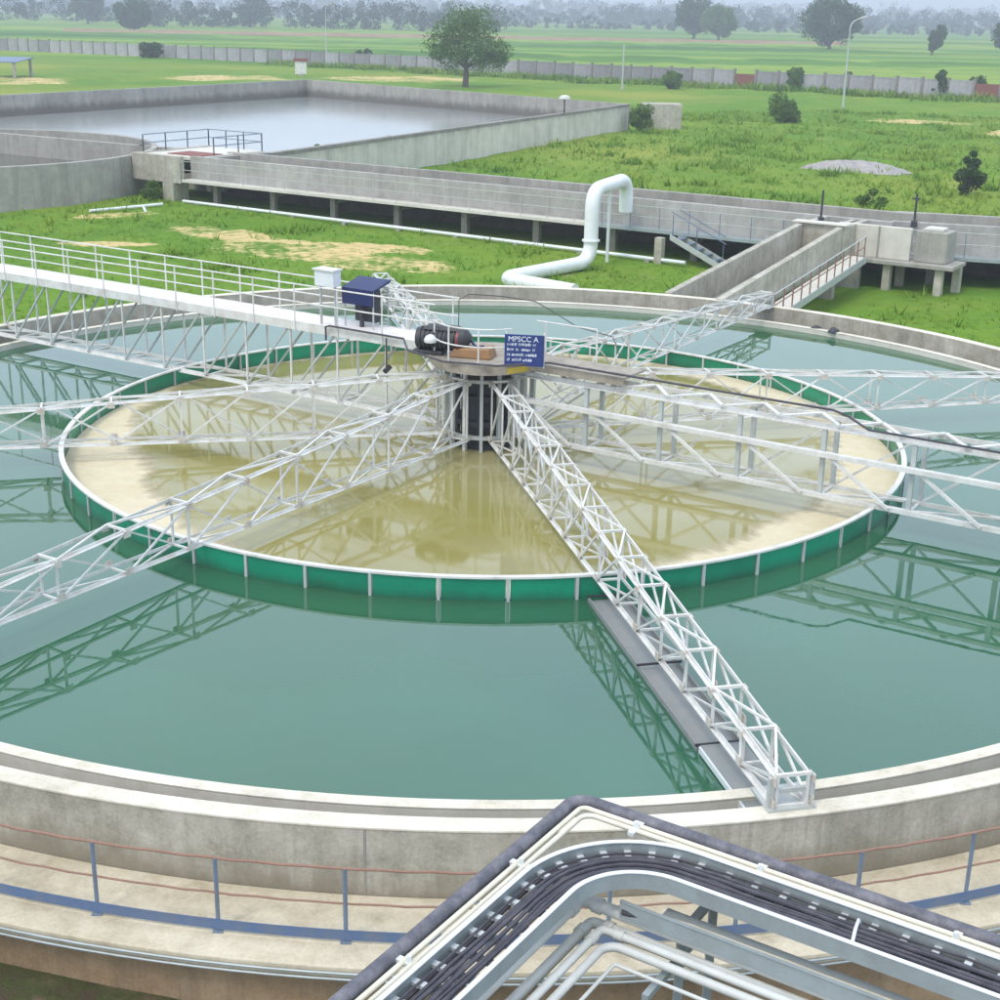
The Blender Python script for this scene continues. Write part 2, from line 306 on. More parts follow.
def unit_bar(mat, prof):       # length 1 along x, section 1 x 1: an angle iron or a flat bar
    k = (mat, prof)
    if k not in _unit:
        if prof == 'L':
            t = 0.22; q = [(-.5, -.5), (.5, -.5), (.5, -.5 + t), (-.5 + t, -.5 + t), (-.5 + t, .5), (-.5, .5)]
        else: q = [(-.5, -.5), (.5, -.5), (.5, .5), (-.5, .5)]
        n = len(q); vs = [(0, y, z) for y, z in q] + [(1, y, z) for y, z in q]
        fs = [(i, n + i, n + (i + 1) % n, (i + 1) % n)[::-1] for i in range(n)] + [tuple(range(n))[::-1], tuple(range(n, 2 * n))]
        me = bpy.data.meshes.new('bar_' + mat); me.from_pydata(vs, [], fs); me.materials.append(MT[mat]); me.update(); _unit[k] = me
    return _unit[k]
def member(name, a, b, w, mat, parent, prof='box', h=None, flip=1):
    a, b = Vector(a), Vector(b); d = b - a; L = d.length; x = d / L; u = Vector((0, 0, 1))
    if abs(x.dot(u)) > 0.98: u = Vector((1, 0, 0))
    y = u.cross(x).normalized(); z = x.cross(y); h = h or w
    o = bpy.data.objects.new(name, unit_bar(mat, prof)); col.objects.link(o); o.parent = parent
    o.matrix_local = Matrix(((x.x * L, y.x * w * flip, z.x * h * (1 if flip > 0 else 1), a.x), (x.y * L, y.y * w * flip, z.y * h, a.y), (x.z * L, y.z * w * flip, z.z * h, a.z), (0, 0, 0, 1)))
    return o
AX = R(-32.4); E1 = Vector((math.cos(AX), math.sin(AX), 0)); E2 = Vector((-E1.y, E1.x, 0))     # plant grid: s along the channel, n across it
def SN(s, n, z=0.0): p = E1 * s + E2 * n; return (p.x, p.y, z)
GZ = -1.0

# ------------------------------------------------------------------ ground
def hgt(x, y):
    r = math.hypot(x, y)
    h = 0.16 * math.sin(x * 0.21 + 1.3 * math.sin(y * 0.13)) * math.sin(y * 0.17 + 0.7) + 0.08 * math.sin(x * 0.71 + y * 0.5) * math.sin(y * 0.63)
    k = min(1, max(0, (r - 19) / 20)); h *= k * (0.6 if y < 60 else 1.0)
    if y > 130: h += 0.5 * math.sin(x * 0.03) * math.sin(y * 0.02) * min(1, (y - 130) / 80) * 0.5
    if y < -10: h += 0.04 * math.exp(-((x + 4.5) / 2.2) ** 2) - 0.55 / (1 + math.exp(min(60, -(x + 0.8) * 1.6)))
    return GZ + h
def axis(a, b, dense, lo, hi, k):
    v = list(np.linspace(a, b, dense)); st = (b - a) / dense
    x = b
    while x < hi: st *= k; x += st; v.append(min(x, hi))
    st = (b - a) / dense; x = a
    while x > lo: st *= k; x -= st; v.insert(0, max(x, lo))
    return v
xs = axis(-60, 60, 110, -3200, 3200, 1.22); ys = axis(-30, 130, 130, -70, 3600, 1.18)
mb = MB(); nx, ny = len(xs), len(ys)
mb.v = [(x, y, hgt(x, y)) for y in ys for x in xs]
mb.f = [(j * nx + i, j * nx + i + 1, (j + 1) * nx + i + 1, (j + 1) * nx + i) for j in range(ny - 1) for i in range(nx - 1)]
tag(mb.build('ground', 'ground', smooth=True), kind='structure')

# ------------------------------------------------------------------ clarifier tank
tank = thing('clarifier_tank', 'large round concrete clarifier tank with launder channel and outer walkway', 'tank', (0, 0, GZ))
O = (0, 0, GZ)
MB().ring(13.56, 13.72, -0.6, 0.12, n=240).build('weir_wall', 'conc_light', tank, off=O, bevel=0.02)
MB().ring(13.722, 14.338, -0.6, -0.28, n=240).build('launder_floor', 'conc_old', tank, off=O)
MB().ring(14.34, 14.57, -1.15, 0.372, n=240).build('outer_wall', 'wall_grime', tank, off=O)
MB().ring(14.335, 14.58, 0.374, 0.40, n=240).build('wall_cap', 'cap', tank, off=O, bevel=0.006)  # thin strip added to paint the wall top as lit by the sky
MB().ring(13.552, 13.728, 0.122, 0.135, n=240).build('weir_cap', 'cap', tank, off=O)  # same painted sky brightness on the weir top
MB().ring(14.572, 15.72, -0.52, -0.38, n=240).build('walkway_slab', 'walk', tank, off=O, bevel=0.015)
MB().ring(14.60, 15.60, -1.9, -0.522, n=240).build('base_wall', 'mud', tank, off=O)
for a in (-112.0, -93.5, -66.3, -58.0):        # a few casting joints on the outer wall
    o = MB().box(14.56, 14.576, -0.012, 0.012, -0.378, 0.372).build('joint_strip', 'conc_old', tank, off=O); o.rotation_euler = (0, 0, R(a))
for k, (r_, z_) in enumerate(((15.745, -0.43), (15.75, -0.49))):
    pts = [(r_ * math.cos(R(a)), r_ * math.sin(R(a)), z_) for a in np.linspace(-150, -30, 90)]
    tag(MB().tube(pts, 0.013, 6).build('edge_conduit', 'galv', smooth=True),
        ['upper thin pale conduit clipped along the walkway slab edge', 'lower thin pale conduit clipped along the walkway slab edge'][k], 'conduit', 'thin conduits on the walkway edge')
tag(MB().disc(13.57, 0.0, 200).build('tank_water', 'tank_water'), kind='structure')
tag(MB().ring(13.721, 14.339, -0.275, -0.22, n=200).build('launder_water', 'basin_water'), kind='structure')
wr = thing('walkway_railing', 'blue post handrail with rusty rails and blue toe board along the tank walkway', 'railing', (0, 0, -0.38))
RO = (0, 0, -0.38); RR = 15.33
A0, A1 = -93.73 - 4.64 * 9, -93.73 + 4.64 * 14
for zz, nm, rad, mt in ((0.42, 'top_rail', 0.014, 'rust'), (0.04, 'middle_rail', 0.011, 'rust')):
    pts = [(RR * math.cos(R(a)), RR * math.sin(R(a)), zz + 0.006 * math.sin(a * 3.1)) for a in np.linspace(A0, A1, 120)]
    toprail = MB().tube(pts, rad, 7).build(nm, mt, wr, smooth=True, off=RO) if nm == 'top_rail' else (MB().tube(pts, rad, 7).build(nm, mt, wr, smooth=True, off=RO), toprail)[1]
MB().ring(RR + 0.022, RR + 0.03, -0.345, -0.235, A0, A1, 120).build('toe_board', 'blue', wr, off=RO)
for i in range(24):
    a = R(A0 + 4.64 * i); x, y = RR * math.cos(a), RR * math.sin(a)
    b = MB(); b.tube([(x, y, -0.378), (x, y, 0.42)], 0.022, 8); b.box(x - 0.05, x + 0.05, y - 0.05, y + 0.05, -0.379, -0.366)
    b.build('post', 'bluegrey', toprail, off=RO)

# ------------------------------------------------------------------ centre well with green skirt
WR = 7.9
tag(MB().disc(WR - 0.03, 0.012, 160).build('well_water', 'well_water'), kind='structure')
skirt = thing('well_skirt', 'circular skirt of green panels with white rim around the centre well', 'skirt', (0, 0, -0.3)); SO = (0, 0, -0.3)
NP = 50; step = 360 / NP
pm = None
for i in range(NP):
    if pm is None:
        o = MB().ring(WR - 0.012, WR + 0.012, -0.3, 0.345, 0.25, step - 0.25, 4).build('panel', 'green_stained', skirt, off=SO); pm = o.data
    else:
        o = bpy.data.objects.new('panel', pm); col.objects.link(o); o.parent = skirt
    o.rotation_euler = (0, 0, R(i * step))
pp = None
for i in range(NP):
    if pp is None:
        b = MB(); b.box(WR + 0.014, WR + 0.04, -0.022, 0.022, -0.28, 0.343); b.box(WR - 0.04, WR - 0.014, -0.022, 0.022, -0.28, 0.343)
        o = b.build('stiffener', 'white_dim', skirt, off=SO); pp = o.data
    else:
        o = bpy.data.objects.new('stiffener', pp); col.objects.link(o); o.parent = skirt
    o.rotation_euler = (0, 0, R(i * step))
MB().ring(WR - 0.045, WR + 0.045, 0.346, 0.378, n=150).build('rim', 'white', skirt, off=SO)
# scum drifted against the skirt
tab = [(0, 6.75), (10, 6.95), (25, 7.0), (45, 7.0), (60, 7.3), (80, 7.6), (120, 7.75), (150, 7.7), (165, 7.3), (178, 6.9), (190, 6.5), (201, 6.35), (215, 6.6), (229, 6.85), (244, 7.2), (261, 7.2), (271, 7.15), (286, 7.05), (300, 6.8), (316, 6.48), (329, 6.6), (340, 6.55), (350, 6.6), (360, 6.75)]
b = MB(); n = 720; ri = []
for i in range(n):
    a = i * 360 / n
    r0 = np.interp(a, [q[0] for q in tab], [q[1] for q in tab]); w = 0.05 * math.sin(a * 0.31) + 0.04 * math.sin(a * 0.83 + 1) + 0.03 * math.sin(a * 2.3) + 0.02 * math.sin(a * 5.1 + 2)
    ri.append(r0 + w)
for i in range(n):
    a = 2 * math.pi * i / n
    for q in (ri[i] - 0.30, ri[i] + 0.05, ri[i] + 0.35, WR - 0.02): b.v.append((q * math.cos(a), q * math.sin(a), 0.016 if q < ri[i] else 0.022))
for i in range(n):
    j = (i + 1) % n
    for k in range(3): b.f.append((i * 4 + k, i * 4 + k + 1, j * 4 + k + 1, j * 4 + k))
so = b.build('scum', 'scum'); ca_ = so.data.attributes.new('cover', 'FLOAT', 'POINT'); ca_.data.foreach_set('value', [(0.0, 0.5, 0.9, 1.0)[i % 4] for i in range(len(b.v))])
tag(so, 'beige scum floating against the inside of the green skirt', 'scum', kind='stuff')

# ------------------------------------------------------------------ lattice truss arms
def make_arm(name, label, nb=11, L=13.45):
    t = thing(name, label, 'truss', (0, 0, 0), 0, 'white truss arms over the clarifier'); w = 0.185
    zt = lambda x: 1.42 - 0.64 * x / L
    zb = lambda x: 0.28 + 0.17 * x / L
    for sgn in (-1, 1):
        member('top_chord', (0, sgn * w, zt(0)), (L, sgn * w, zt(L)), 0.052, 'white', t, 'L', flip=sgn)
        member('bottom_chord', (0, sgn * w, zb(0)), (L, sgn * w, zb(L)), 0.052, 'white', t, 'L', flip=sgn)
    X = [L * i / nb for i in range(nb + 1)]
    for i, x in enumerate(X):
        for sgn in ((-1, 1) if i % 2 == 0 or nb > 12 else ()): member('vertical_brace', (x, sgn * (w - 0.02), zb(x)), (x, sgn * (w - 0.02), zt(x)), 0.030, 'white', t)
        member('cross_tie', (x, -w, zt(x) + 0.012), (x, w, zt(x) + 0.012), 0.034, 'white', t)
        member('cross_tie', (x, -w, zb(x) - 0.012), (x, w, zb(x) - 0.012), 0.030, 'white', t)
        if i < nb:
            x2 = X[i + 1]
            for sgn in (-1, 1): member('diagonal_brace', (x, sgn * (w + 0.008), zt(x) if sgn > 0 else zb(x)), (x2, sgn * (w + 0.008), zb(x2) if sgn > 0 else zt(x2)), 0.029, 'white', t)
            f = 1 if i % 2 else -1
            member('lacing_bar', (x, -f * w, zt(x) + 0.02), (x2, f * w, zt(x2) + 0.02), 0.028, 'white', t)
            member('lacing_bar', (x, f * w, zb(x) - 0.02), (x2, -f * w, zb(x2) - 0.02), 0.026, 'white', t)
    for i, x in enumerate(X):
        for sgn in (-1, 1):
            for zz in (zt(x) - 0.04, zb(x) + 0.04): member('gusset_plate', (x - 0.065, sgn * (w + 0.028), zz), (x + 0.065, sgn * (w + 0.028), zz), 0.008, 'gusset', t, h=0.10)
    b = MB(); b.box(L - 0.42, L + 0.05, -0.26, 0.26, 0.402, 0.43)
    for sgn in (-1, 1): b.box(L - 0.05, L + 0.0, sgn * 0.22 - 0.03, sgn * 0.22 + 0.03, 0.43, 0.76)
    b.box(L - 0.045, L - 0.005, -0.22, 0.22, 0.58, 0.63); b.build('end_bracket', 'white_dim', t)
    return t
ARMS = [(-76.9, 'white lattice truss arm reaching the front wall above the grey trough'),
        (-122.2, 'white lattice truss arm crossing the green skirt towards the left front'),
        (-166.5, 'white lattice truss arm running left below the railed access bridge'),
        (103.2, 'steep foreshortened white truss arm at the back left behind the motor'),
        (58.5, 'white lattice truss arm at the back right ending below the sloping flume'),
        (13.2, 'white lattice truss arm running right behind the service bridge')]
arm0 = make_arm('truss_arm', ARMS[0][1], 15, 13.55)
arm1 = make_arm('truss_arm', ARMS[1][1])
for i, (a, lb) in enumerate(ARMS):
    o = arm0 if i == 0 else arm1 if i == 1 else copy_tree(arm1)
    o['label'] = lb; o.location = (0.86 * math.cos(R(a)), 0.86 * math.sin(R(a)), 0.0); o.rotation_euler = (0, 0, R(a))
arm0.location = (0.86 * math.cos(R(-76.9)) + 0.11, 0.86 * math.sin(R(-76.9)), 0.0)

# radial trough below the front arm
tr = thing('radial_trough', 'grey steel trough lying on the water below the front truss arm', 'trough', (0.07, 0, -0.15), R(-76.5))
b = MB(); b.box(8.0, 12.45, -0.31, 0.26, 0.13, 0.16); b.box(8.0, 12.45, -0.31, -0.29, 0.162, 0.22); b.box(8.0, 12.45, 0.24, 0.26, 0.162, 0.22); b.build('trough_tray', 'slate', tr)
MB().box(12.46, 13.9, -0.28, 0.25, 0.17, 0.235).build('cover_plate', 'slate', tr)
for x in (8.02, 10.3, 12.44): MB().box(x, x + 0.02, -0.33, 0.28, 0.222, 0.25).build('cross_angle', 'dark', tr)
MB().box(12.5, 13.88, -0.305, -0.283, 0.17, 0.24).build('edge_angle', 'galv_lt', tr)

# ------------------------------------------------------------------ bridges
def side_truss(t, L, w, zt, zb, nb, mat_v, mat_d, wv=0.055, xs0=0.0, near=True):
    X = [xs0 + (L - xs0) * i / nb for i in range(nb + 1)]
    for sgn in (-1, 1):
        member('bottom_chord', (xs0, sgn * w, zb), (L, sgn * w, zb), 0.08, 'white', t, 'L', flip=sgn)
        for i, x in enumerate(X):
            member('vertical_brace', (x, sgn * w, zb), (x, sgn * w, zt), wv, mat_v, t)
            if i < nb and (near or sgn > 0): member('diagonal_brace', (x, sgn * (w + 0.01), zt if near else zb), (X[i + 1], sgn * (w + 0.01), zb if near else zt), 0.038, mat_d, t)
    for i, x in enumerate(X):
        member('cross_tie', (x, -w, zb - 0.02), (x, w, zb - 0.02), 0.045, 'white', t)
        if i < nb: member('lacing_bar', (x, -w, zb + 0.02), (X[i + 1], w, zb + 0.02), 0.036, 'white', t)
DZ = 1.88
az = 147.6
br = thing('access_bridge', 'white access bridge with twin handrails running from the left wall to the centre', 'bridge', (0.9 * math.cos(R(az)), 0.9 * math.sin(R(az)), 0), R(az))
LB = 13.6; HW = 0.40
b = MB()
k = 0
while k * 1.13 < LB - 0.02:
    MB().box(k * 1.13 + 0.004, min(LB, (k + 1) * 1.13) - 0.004, -HW + 0.03, HW - 0.03, DZ - 0.03, DZ).build('deck_plate', 'deck', br); k += 1
for sgn, nm in ((-1, 'fascia_beam'), (1, 'fascia_beam')):
    MB().box(0, LB, min(sgn * HW, sgn * (HW - 0.028)), max(sgn * HW, sgn * (HW - 0.028)), DZ - 0.17, DZ + 0.012).build(nm, 'white', br)
side_truss(br, LB, 0.33, DZ - 0.10, 0.34, 11, 'white', 'white_dim', 0.036)
nxp = 12
for sgn in (-1, 1):
    y = sgn * (HW + 0.012)
    hr = [MB().tube([(0.0, y, DZ + zz), (LB, y, DZ + zz)], 0.016, 6).build('handrail', 'white', br) for zz in (0.42, 0.78)][1]
    for i in range(nxp + 1):
        x = 0.15 + i * 1.12
        MB().tube([(x, y, DZ - 0.2), (x, y, DZ + 0.78)], 0.017, 6).build('rail_post', 'white', hr)
az2 = -32.4
b2 = thing('service_bridge', 'white service bridge of grey uprights and zigzag top lacing running right', 'bridge', (0.9 * math.cos(R(az2)), 0.9 * math.sin(R(az2)), 0), R(az2))
L2 = 13.6
for i in range(2): MB().box(i * 1.15 + 0.005, (i + 1) * 1.15 - 0.005, -0.38, 0.38, 1.80, 1.84).build('deck_plate', 'worn', b2)
MB().box(0, 2.3, -0.41, -0.385, 1.70, 1.85).build('fascia_beam', 'worn', b2)
ZT2 = 1.58
side_truss(b2, L2, 0.30, ZT2 - 0.03, 0.38, 9, 'white_dim', 'white', 0.075, 0.0, False)
for sgn in (-1, 1): member('top_chord', (0, sgn * 0.31, ZT2), (L2, sgn * 0.31, ZT2), 0.09, 'white', b2, 'L', flip=sgn)
nz = 13
for i in range(nz):
    xa, xb = i * L2 / nz, (i + 1) * L2 / nz; xm = (xa + xb) / 2
    member('lacing_bar', (xa, -0.31, ZT2 + 0.045), (xm, 0.31, ZT2 + 0.045), 0.07, 'white', b2, h=0.03)
    member('lacing_bar', (xm, 0.31, ZT2 + 0.045), (xb, -0.31, ZT2 + 0.045), 0.07, 'white', b2, h=0.03)
MB().box(0.1, L2, -0.47, -0.36, 1.09, 1.17).build('side_beam', 'white', b2)
MB().box(0.1, L2, -0.375, -0.335, 0.35, 0.43).build('side_beam', 'white', b2)
for i in range(9): member('diagonal_brace', (0.2 + i * 1.5, -0.40, 1.09), (1.25 + i * 1.5, -0.40, 0.40), 0.05, 'white', b2)
for i in range(2):
    MB().tube([(0.2 + i * 1.1, 0.39, 1.7), (0.2 + i * 1.1, 0.39, 2.45)], 0.017, 6).build('rail_post', 'white', b2)
for zz in (2.45, 2.1): MB().tube([(0, 0.39, zz), (1.3, 0.39, zz)], 0.016, 6).build('handrail', 'white', b2)
# black conduit along the near side of both bridges
u1 = Vector((math.cos(R(az)), math.sin(R(az)), 0)); u2 = Vector((math.cos(R(az2)), math.sin(R(az2)), 0)); nr = Vector((-u2.y, u2.x, 0))
pts = [u1 * 3.55 - nr * 0.47 + Vector((0, 0, 1.62)), u1 * 3.55 - nr * 0.47 + Vector((0, 0, 1.90)), u1 * 3.45 - nr * 0.47 + Vector((0, 0, 1.93)), u1 * 1.6 - nr * 0.47 + Vector((0, 0, 1.92)), u1 * 1.0 - nr * 1.15 + Vector((0, 0, 1.9)), -nr * 1.42 + Vector((0, 0, 1.88)), u2 * 1.0 - nr * 1.15 + Vector((0, 0, 1.89)), u2 * 1.7 - nr * 0.47 + Vector((0, 0, 1.92)),
       u2 * 7.1 - nr * 0.47 + Vector((0, 0, 1.92)), u2 * 7.35 - nr * 0.46 + Vector((0, 0, 1.86)), u2 * 7.7 - nr * 0.40 + Vector((0, 0, 1.67)), u2 * 13.5 - nr * 0.36 + Vector((0, 0, 1.655))]
tag(MB().tube(pts, 0.021, 7).build('black_conduit', 'black', smooth=True), 'black conduit laid along the near edge of the bridge decks and platform', 'conduit')
c0 = thing('conduit_bracket', 'short dark bracket hanging from the black conduit below the access bridge', 'bracket', (u1 * 2.0 - nr * 0.5 + Vector((0, 0, 1.2))))
MB().bar((0, 0, 0.1), (0, 0, 0.68), 0.03).build('hanger', 'dark', c0); MB().bar((-0.05, -0.03, 0.0), (0.08, 0.02, 0.12), 0.08).build('clamp', 'dark', c0)

# ------------------------------------------------------------------ centre column and platform
cc = thing('centre_column', 'dark centre column ringed by pale posts under the platform', 'column', (0, 0, -0.6)); CO = (0, 0, -0.6)
MB().cyl(0, 0, -0.6, 1.66, 0.42, 24).build('inner_shaft', 'dark', cc, True, off=CO)
for i in range(14):
    a = R(i * 360 / 14 + 9); x, y = 0.74 * math.cos(a), 0.74 * math.sin(a)
    o = MB().box(-0.04, 0.04, -0.03, 0.03, -0.5, 1.67).build('cage_post', 'white' if i % 3 == 0 else 'white_dim', cc, off=CO); o.location = (x, y, 0); o.rotation_euler = (0, 0, a)
for z in (0.26, 1.36): MB().ring(0.70, 0.79, z, z + 0.06, n=32).build('cage_ring', 'white_dim', cc, off=CO)
for z in (0.0, 0.45, 0.95): MB().ring(0.421, 0.60, z, z + 0.10, n=24).build('shaft_flange', 'dark', cc, off=CO)
for i in range(6):
    a = R(i * 60 + 20); MB().tube([(0.55 * math.cos(a), 0.55 * math.sin(a), -0.5), (0.55 * math.cos(a), 0.55 * math.sin(a), 1.66)], 0.05, 8).build('riser_pipe', 'dark', cc, off=CO)
pf = thing('centre_platform', 'round worn steel platform with handrails on top of the centre column', 'platform', (0, 0, 1.67)); PO = (0, 0, 1.67)
MB().cyl(0, -0.36, 1.80, 1.84, 1.0, 40).build('deck_plate', 'worn', pf, off=PO)
MB().ring(1.002, 1.02, 1.67, 1.845, n=40, c=(0, -0.36)).build('edge_band', 'worn', pf, off=PO)
for i in range(8):
    a = R(i * 45 + 10); MB().bar((0.3 * math.cos(a), 0.3 * math.sin(a), 1.735), (0.98 * math.cos(a), -0.36 + 0.98 * math.sin(a), 1.735), 0.06, 0.125).build('floor_beam', 'white_dim', pf, off=PO)
MB().ring(1.021, 1.03, 1.69, 1.80, -66, -36, 6, c=(0, -0.36)).build('warning_plate', 'yellow', pf, off=PO)
def prail(a0, a1, m, h, mt, rad):
    for i in range(m + 1):
        a = R(a0 + (a1 - a0) * i / m); MB().tube([(0.97 * math.cos(a), -0.36 + 0.97 * math.sin(a), 1.842), (0.97 * math.cos(a), -0.36 + 0.97 * math.sin(a), 1.85 + h)], rad, 6).build('rail_post', mt, pf, off=PO)
    for z in (h, h * 0.5): MB().tube([(0.97 * math.cos(R(a)), -0.36 + 0.97 * math.sin(R(a)), 1.85 + z) for a in np.linspace(a0, a1, 16)], rad * 0.9, 6).build('handrail', mt, pf, off=PO)
prail(190, 300, 3, 0.66, 'white', 0.017)
pts = [(-0.55, 0.75, 2.0), (-0.55, 0.85, 2.62), (-0.35, 0.95, 2.72), (0.3, 1.0, 2.68), (0.95, 0.95, 2.6), (1.35, 0.8, 2.4), (1.75, 0.3, 2.25), (2.4, -0.3, 2.2), (2.5, -0.9, 1.95)]
tag(MB().tube(pts, 0.009, 6).build('hose', 'dark', smooth=True), 'thin dark hose arching behind the name board', 'hose')

dm = thing('drive_motor', 'dark gear motor with red end cover and orange base on the platform', 'motor', (-0.72, -0.45, 1.842), R(-14)); dm.scale = (0.92, 0.95, 0.86)
b = MB(); b.tube([(-0.62, 0, 0.34), (0.30, 0, 0.34)], 0.22, 20)
for i in range(9): b.tube([(-0.55 + i * 0.09, 0, 0.34), (-0.515 + i * 0.09, 0, 0.34)], 0.25, 20)
b.build('motor_body', 'dark', dm, True)
MB().tube([(0.30, 0, 0.36), (0.40, 0, 0.38), (0.50, 0, 0.36)], [0.25, 0.22, 0.10], 16).build('end_cover', 'dark', dm, True)
MB().tube([(0.24, 0, 0.34), (0.30, 0, 0.34)], 0.262, 20).build('red_band', 'red', dm, True)
MB().hexa([(-0.5, -0.16, 0.55), (0.35, -0.16, 0.55), (0.35, 0.2, 0.55), (-0.5, 0.2, 0.55), (-0.4, -0.1, 0.64), (0.22, -0.1, 0.62), (0.22, 0.14, 0.62), (-0.4, 0.14, 0.64)]).build('rain_cover', 'dark', dm, bevel=0.02)
MB().box(-0.68, -0.05, -0.2, 0.2, 0.0, 0.10).build('foot', 'dark', dm, bevel=0.02)
MB().hexa([(0.10, -0.25, 0), (1.0, -0.25, 0), (1.0, 0.25, 0), (0.10, 0.25, 0), (0.2, -0.2, 0.2), (0.95, -0.2, 0.24), (0.95, 0.2, 0.24), (0.2, 0.2, 0.2)]).build('gearbox', 'orange', dm, bevel=0.03)
b = MB(); b.tube([(-0.28, -0.22, 0.30), (-0.28, -0.22, 0.36), (-0.28, -0.22, 0.43), (-0.28, -0.22, 0.47)], [0.13, 0.14, 0.10, 0.03], 14); b.build('terminal_cap', 'white', dm, True)
MB().tube([(0.40, 0.12, 0.40), (0.62, -0.04, 0.22), (0.80, -0.10, 0.26)], 0.03, 7).build('cable_gland', 'darkblue', dm, True)

# name board on the platform rail
sg = thing('name_board', 'blue name board with white lettering hung on the platform rail', 'sign', (0.72, -1.40, 1.87), R(-7)); 
MB().box(-0.36, 0.36, -0.012, 0.012, 0.0, 0.58).build('board', 'signblue', sg, bevel=0.006)
for x in (-0.35, 0.34): MB().box(x, x + 0.03, 0.014, 0.045, -0.03, 0.62).build('mounting_post', 'white', sg)
fc = bpy.data.curves.new('letters', 'FONT'); fc.body = 'MPSCC A'; fc.size = 0.135; fc.extrude = 0.003; fc.align_x = 'CENTER'
fo = bpy.data.objects.new('lettering_tmp', fc); col.objects.link(fo); dg = bpy.context.evaluated_depsgraph_get()
me = bpy.data.meshes.new_from_object(fo.evaluated_get(dg)); bpy.data.objects.remove(fo)
me.materials.clear(); me.materials.append(MT['signwhite']); lo = bpy.data.objects.new('lettering', me); col.objects.link(lo); lo.parent = sg; lo.location = (-0.02, -0.0165, 0.455); lo.rotation_euler = (R(90), 0, 0)
for j, words in enumerate(((0.17, 0.23, 0.06), (0.13, 0.06, 0.17, 0.05), (0.05, 0.21, 0.20), (0.06, 0.16, 0.18))):   # the smaller lines cannot be read
    x = -0.31; z = 0.375 - j * 0.095
    for w in words:
        q = x; b = MB()
        while q < x + w - 0.012:
            l = random.uniform(0.018, 0.03); h = random.uniform(0.035, 0.055)
            b.box(q, q + 0.008, -0.0155, -0.0125, z, z + h); b.box(q + 0.008, q + l - 0.006, -0.0155, -0.0125, z + random.choice((0, h * 0.45, h - 0.009)), z + h * 0.45 + 0.009 if random.random() < 0.3 else z + h); q += l + 0.004
        x += w + 0.035; b.build('word', 'signwhite', sg)['kind'] = 'stuff'

# control panel under a dark blue canopy, and the pale box on posts
cp = thing('control_panel', 'control panel under a dark blue sheet canopy beside the access bridge', 'control panel', (-2.45, 1.75, 1.72), R(-32)); cp.scale = (0.86, 0.86, 0.9)
b = MB(); b.hexa([(-0.46, -0.34, 1.02), (0.46, -0.34, 1.02), (0.46, 0.34, 1.16), (-0.46, 0.34, 1.16), (-0.46, -0.34, 1.06), (0.46, -0.34, 1.06), (0.46, 0.34, 1.22), (-0.46, 0.34, 1.22)]); b.build('canopy', 'darkblue', cp)
MB().hexa([(-0.45, -0.34, 0.70), (0.45, -0.34, 0.70), (0.45, -0.31, 0.70), (-0.45, -0.31, 0.70), (-0.45, -0.34, 1.018), (0.45, -0.34, 1.018), (0.45, -0.31, 1.018), (-0.45, -0.31, 1.018)]).build('front_flap', 'darkblue', cp)
MB().box(-0.30, 0.30, -0.05, 0.16, 0.28, 1.0).build('cabinet', 'dark', cp, bevel=0.01)
for x in (-0.43, 0.40):
    for y in (-0.29, 0.28): MB().box(x, x + 0.03, y, y + 0.03, 0.0, 1.02).build('leg', 'white_dim', cp)
MB().box(-0.05, 0.03, -0.20, -0.12, -0.05, 0.72).build('dark_post', 'dark', cp)
MB().box(-0.5, 0.5, -0.36, 0.36, -0.04, -0.003).build('base_plate', 'deck', cp)
jb = thing('junction_box', 'pale grey junction box on two posts beside the access bridge', 'box', (-3.22, 1.75, 1.78), R(-32))
MB().box(-0.24, 0.24, -0.13, 0.13, 0.90, 1.22).build('box_body', 'galv_lt', jb, bevel=0.015)
MB().box(-0.27, 0.27, -0.16, 0.16, 1.221, 1.25).build('box_lid', 'white', jb)
for x in (-0.2, 0.17): MB().box(x, x + 0.035, -0.02, 0.02, 0.0, 0.898).build('post', 'white_dim', jb)
# dark lumps left on the back launder wall
for k, (x, y, s) in enumerate(((9.0, 11.2, 0.10), (9.4, 10.75, 0.13))):
    bm = MB(); b = thing('rag_bundle', ['smaller dark rag bundle left on the back right launder ledge', 'larger dark rag bundle left on the back right launder ledge'][k], 'rag', (x * 0.955, y * 0.955, 0.12), k * 1.1, 'dark bundles on the launder ledge')
    nn = 10; vs = []
    for j in range(5):
        ph = j / 4 * math.pi / 2
        for i in range(nn):
            a = 2 * math.pi * i / nn; rr = s * math.cos(ph) * (1 + 0.25 * math.sin(i * 2.3 + k + j))
            vs.append((rr * 1.4 * math.cos(a), rr * math.sin(a), s * 0.9 * math.sin(ph) * (1 + 0.15 * math.sin(i))))
    bm.add(vs, [(j * nn + i, j * nn + (i + 1) % nn, (j + 1) * nn + (i + 1) % nn, (j + 1) * nn + i) for j in range(4) for i in range(nn)] + [tuple(4 * nn + i for i in range(nn))]); bm.build('cloth', 'dark', b, True)

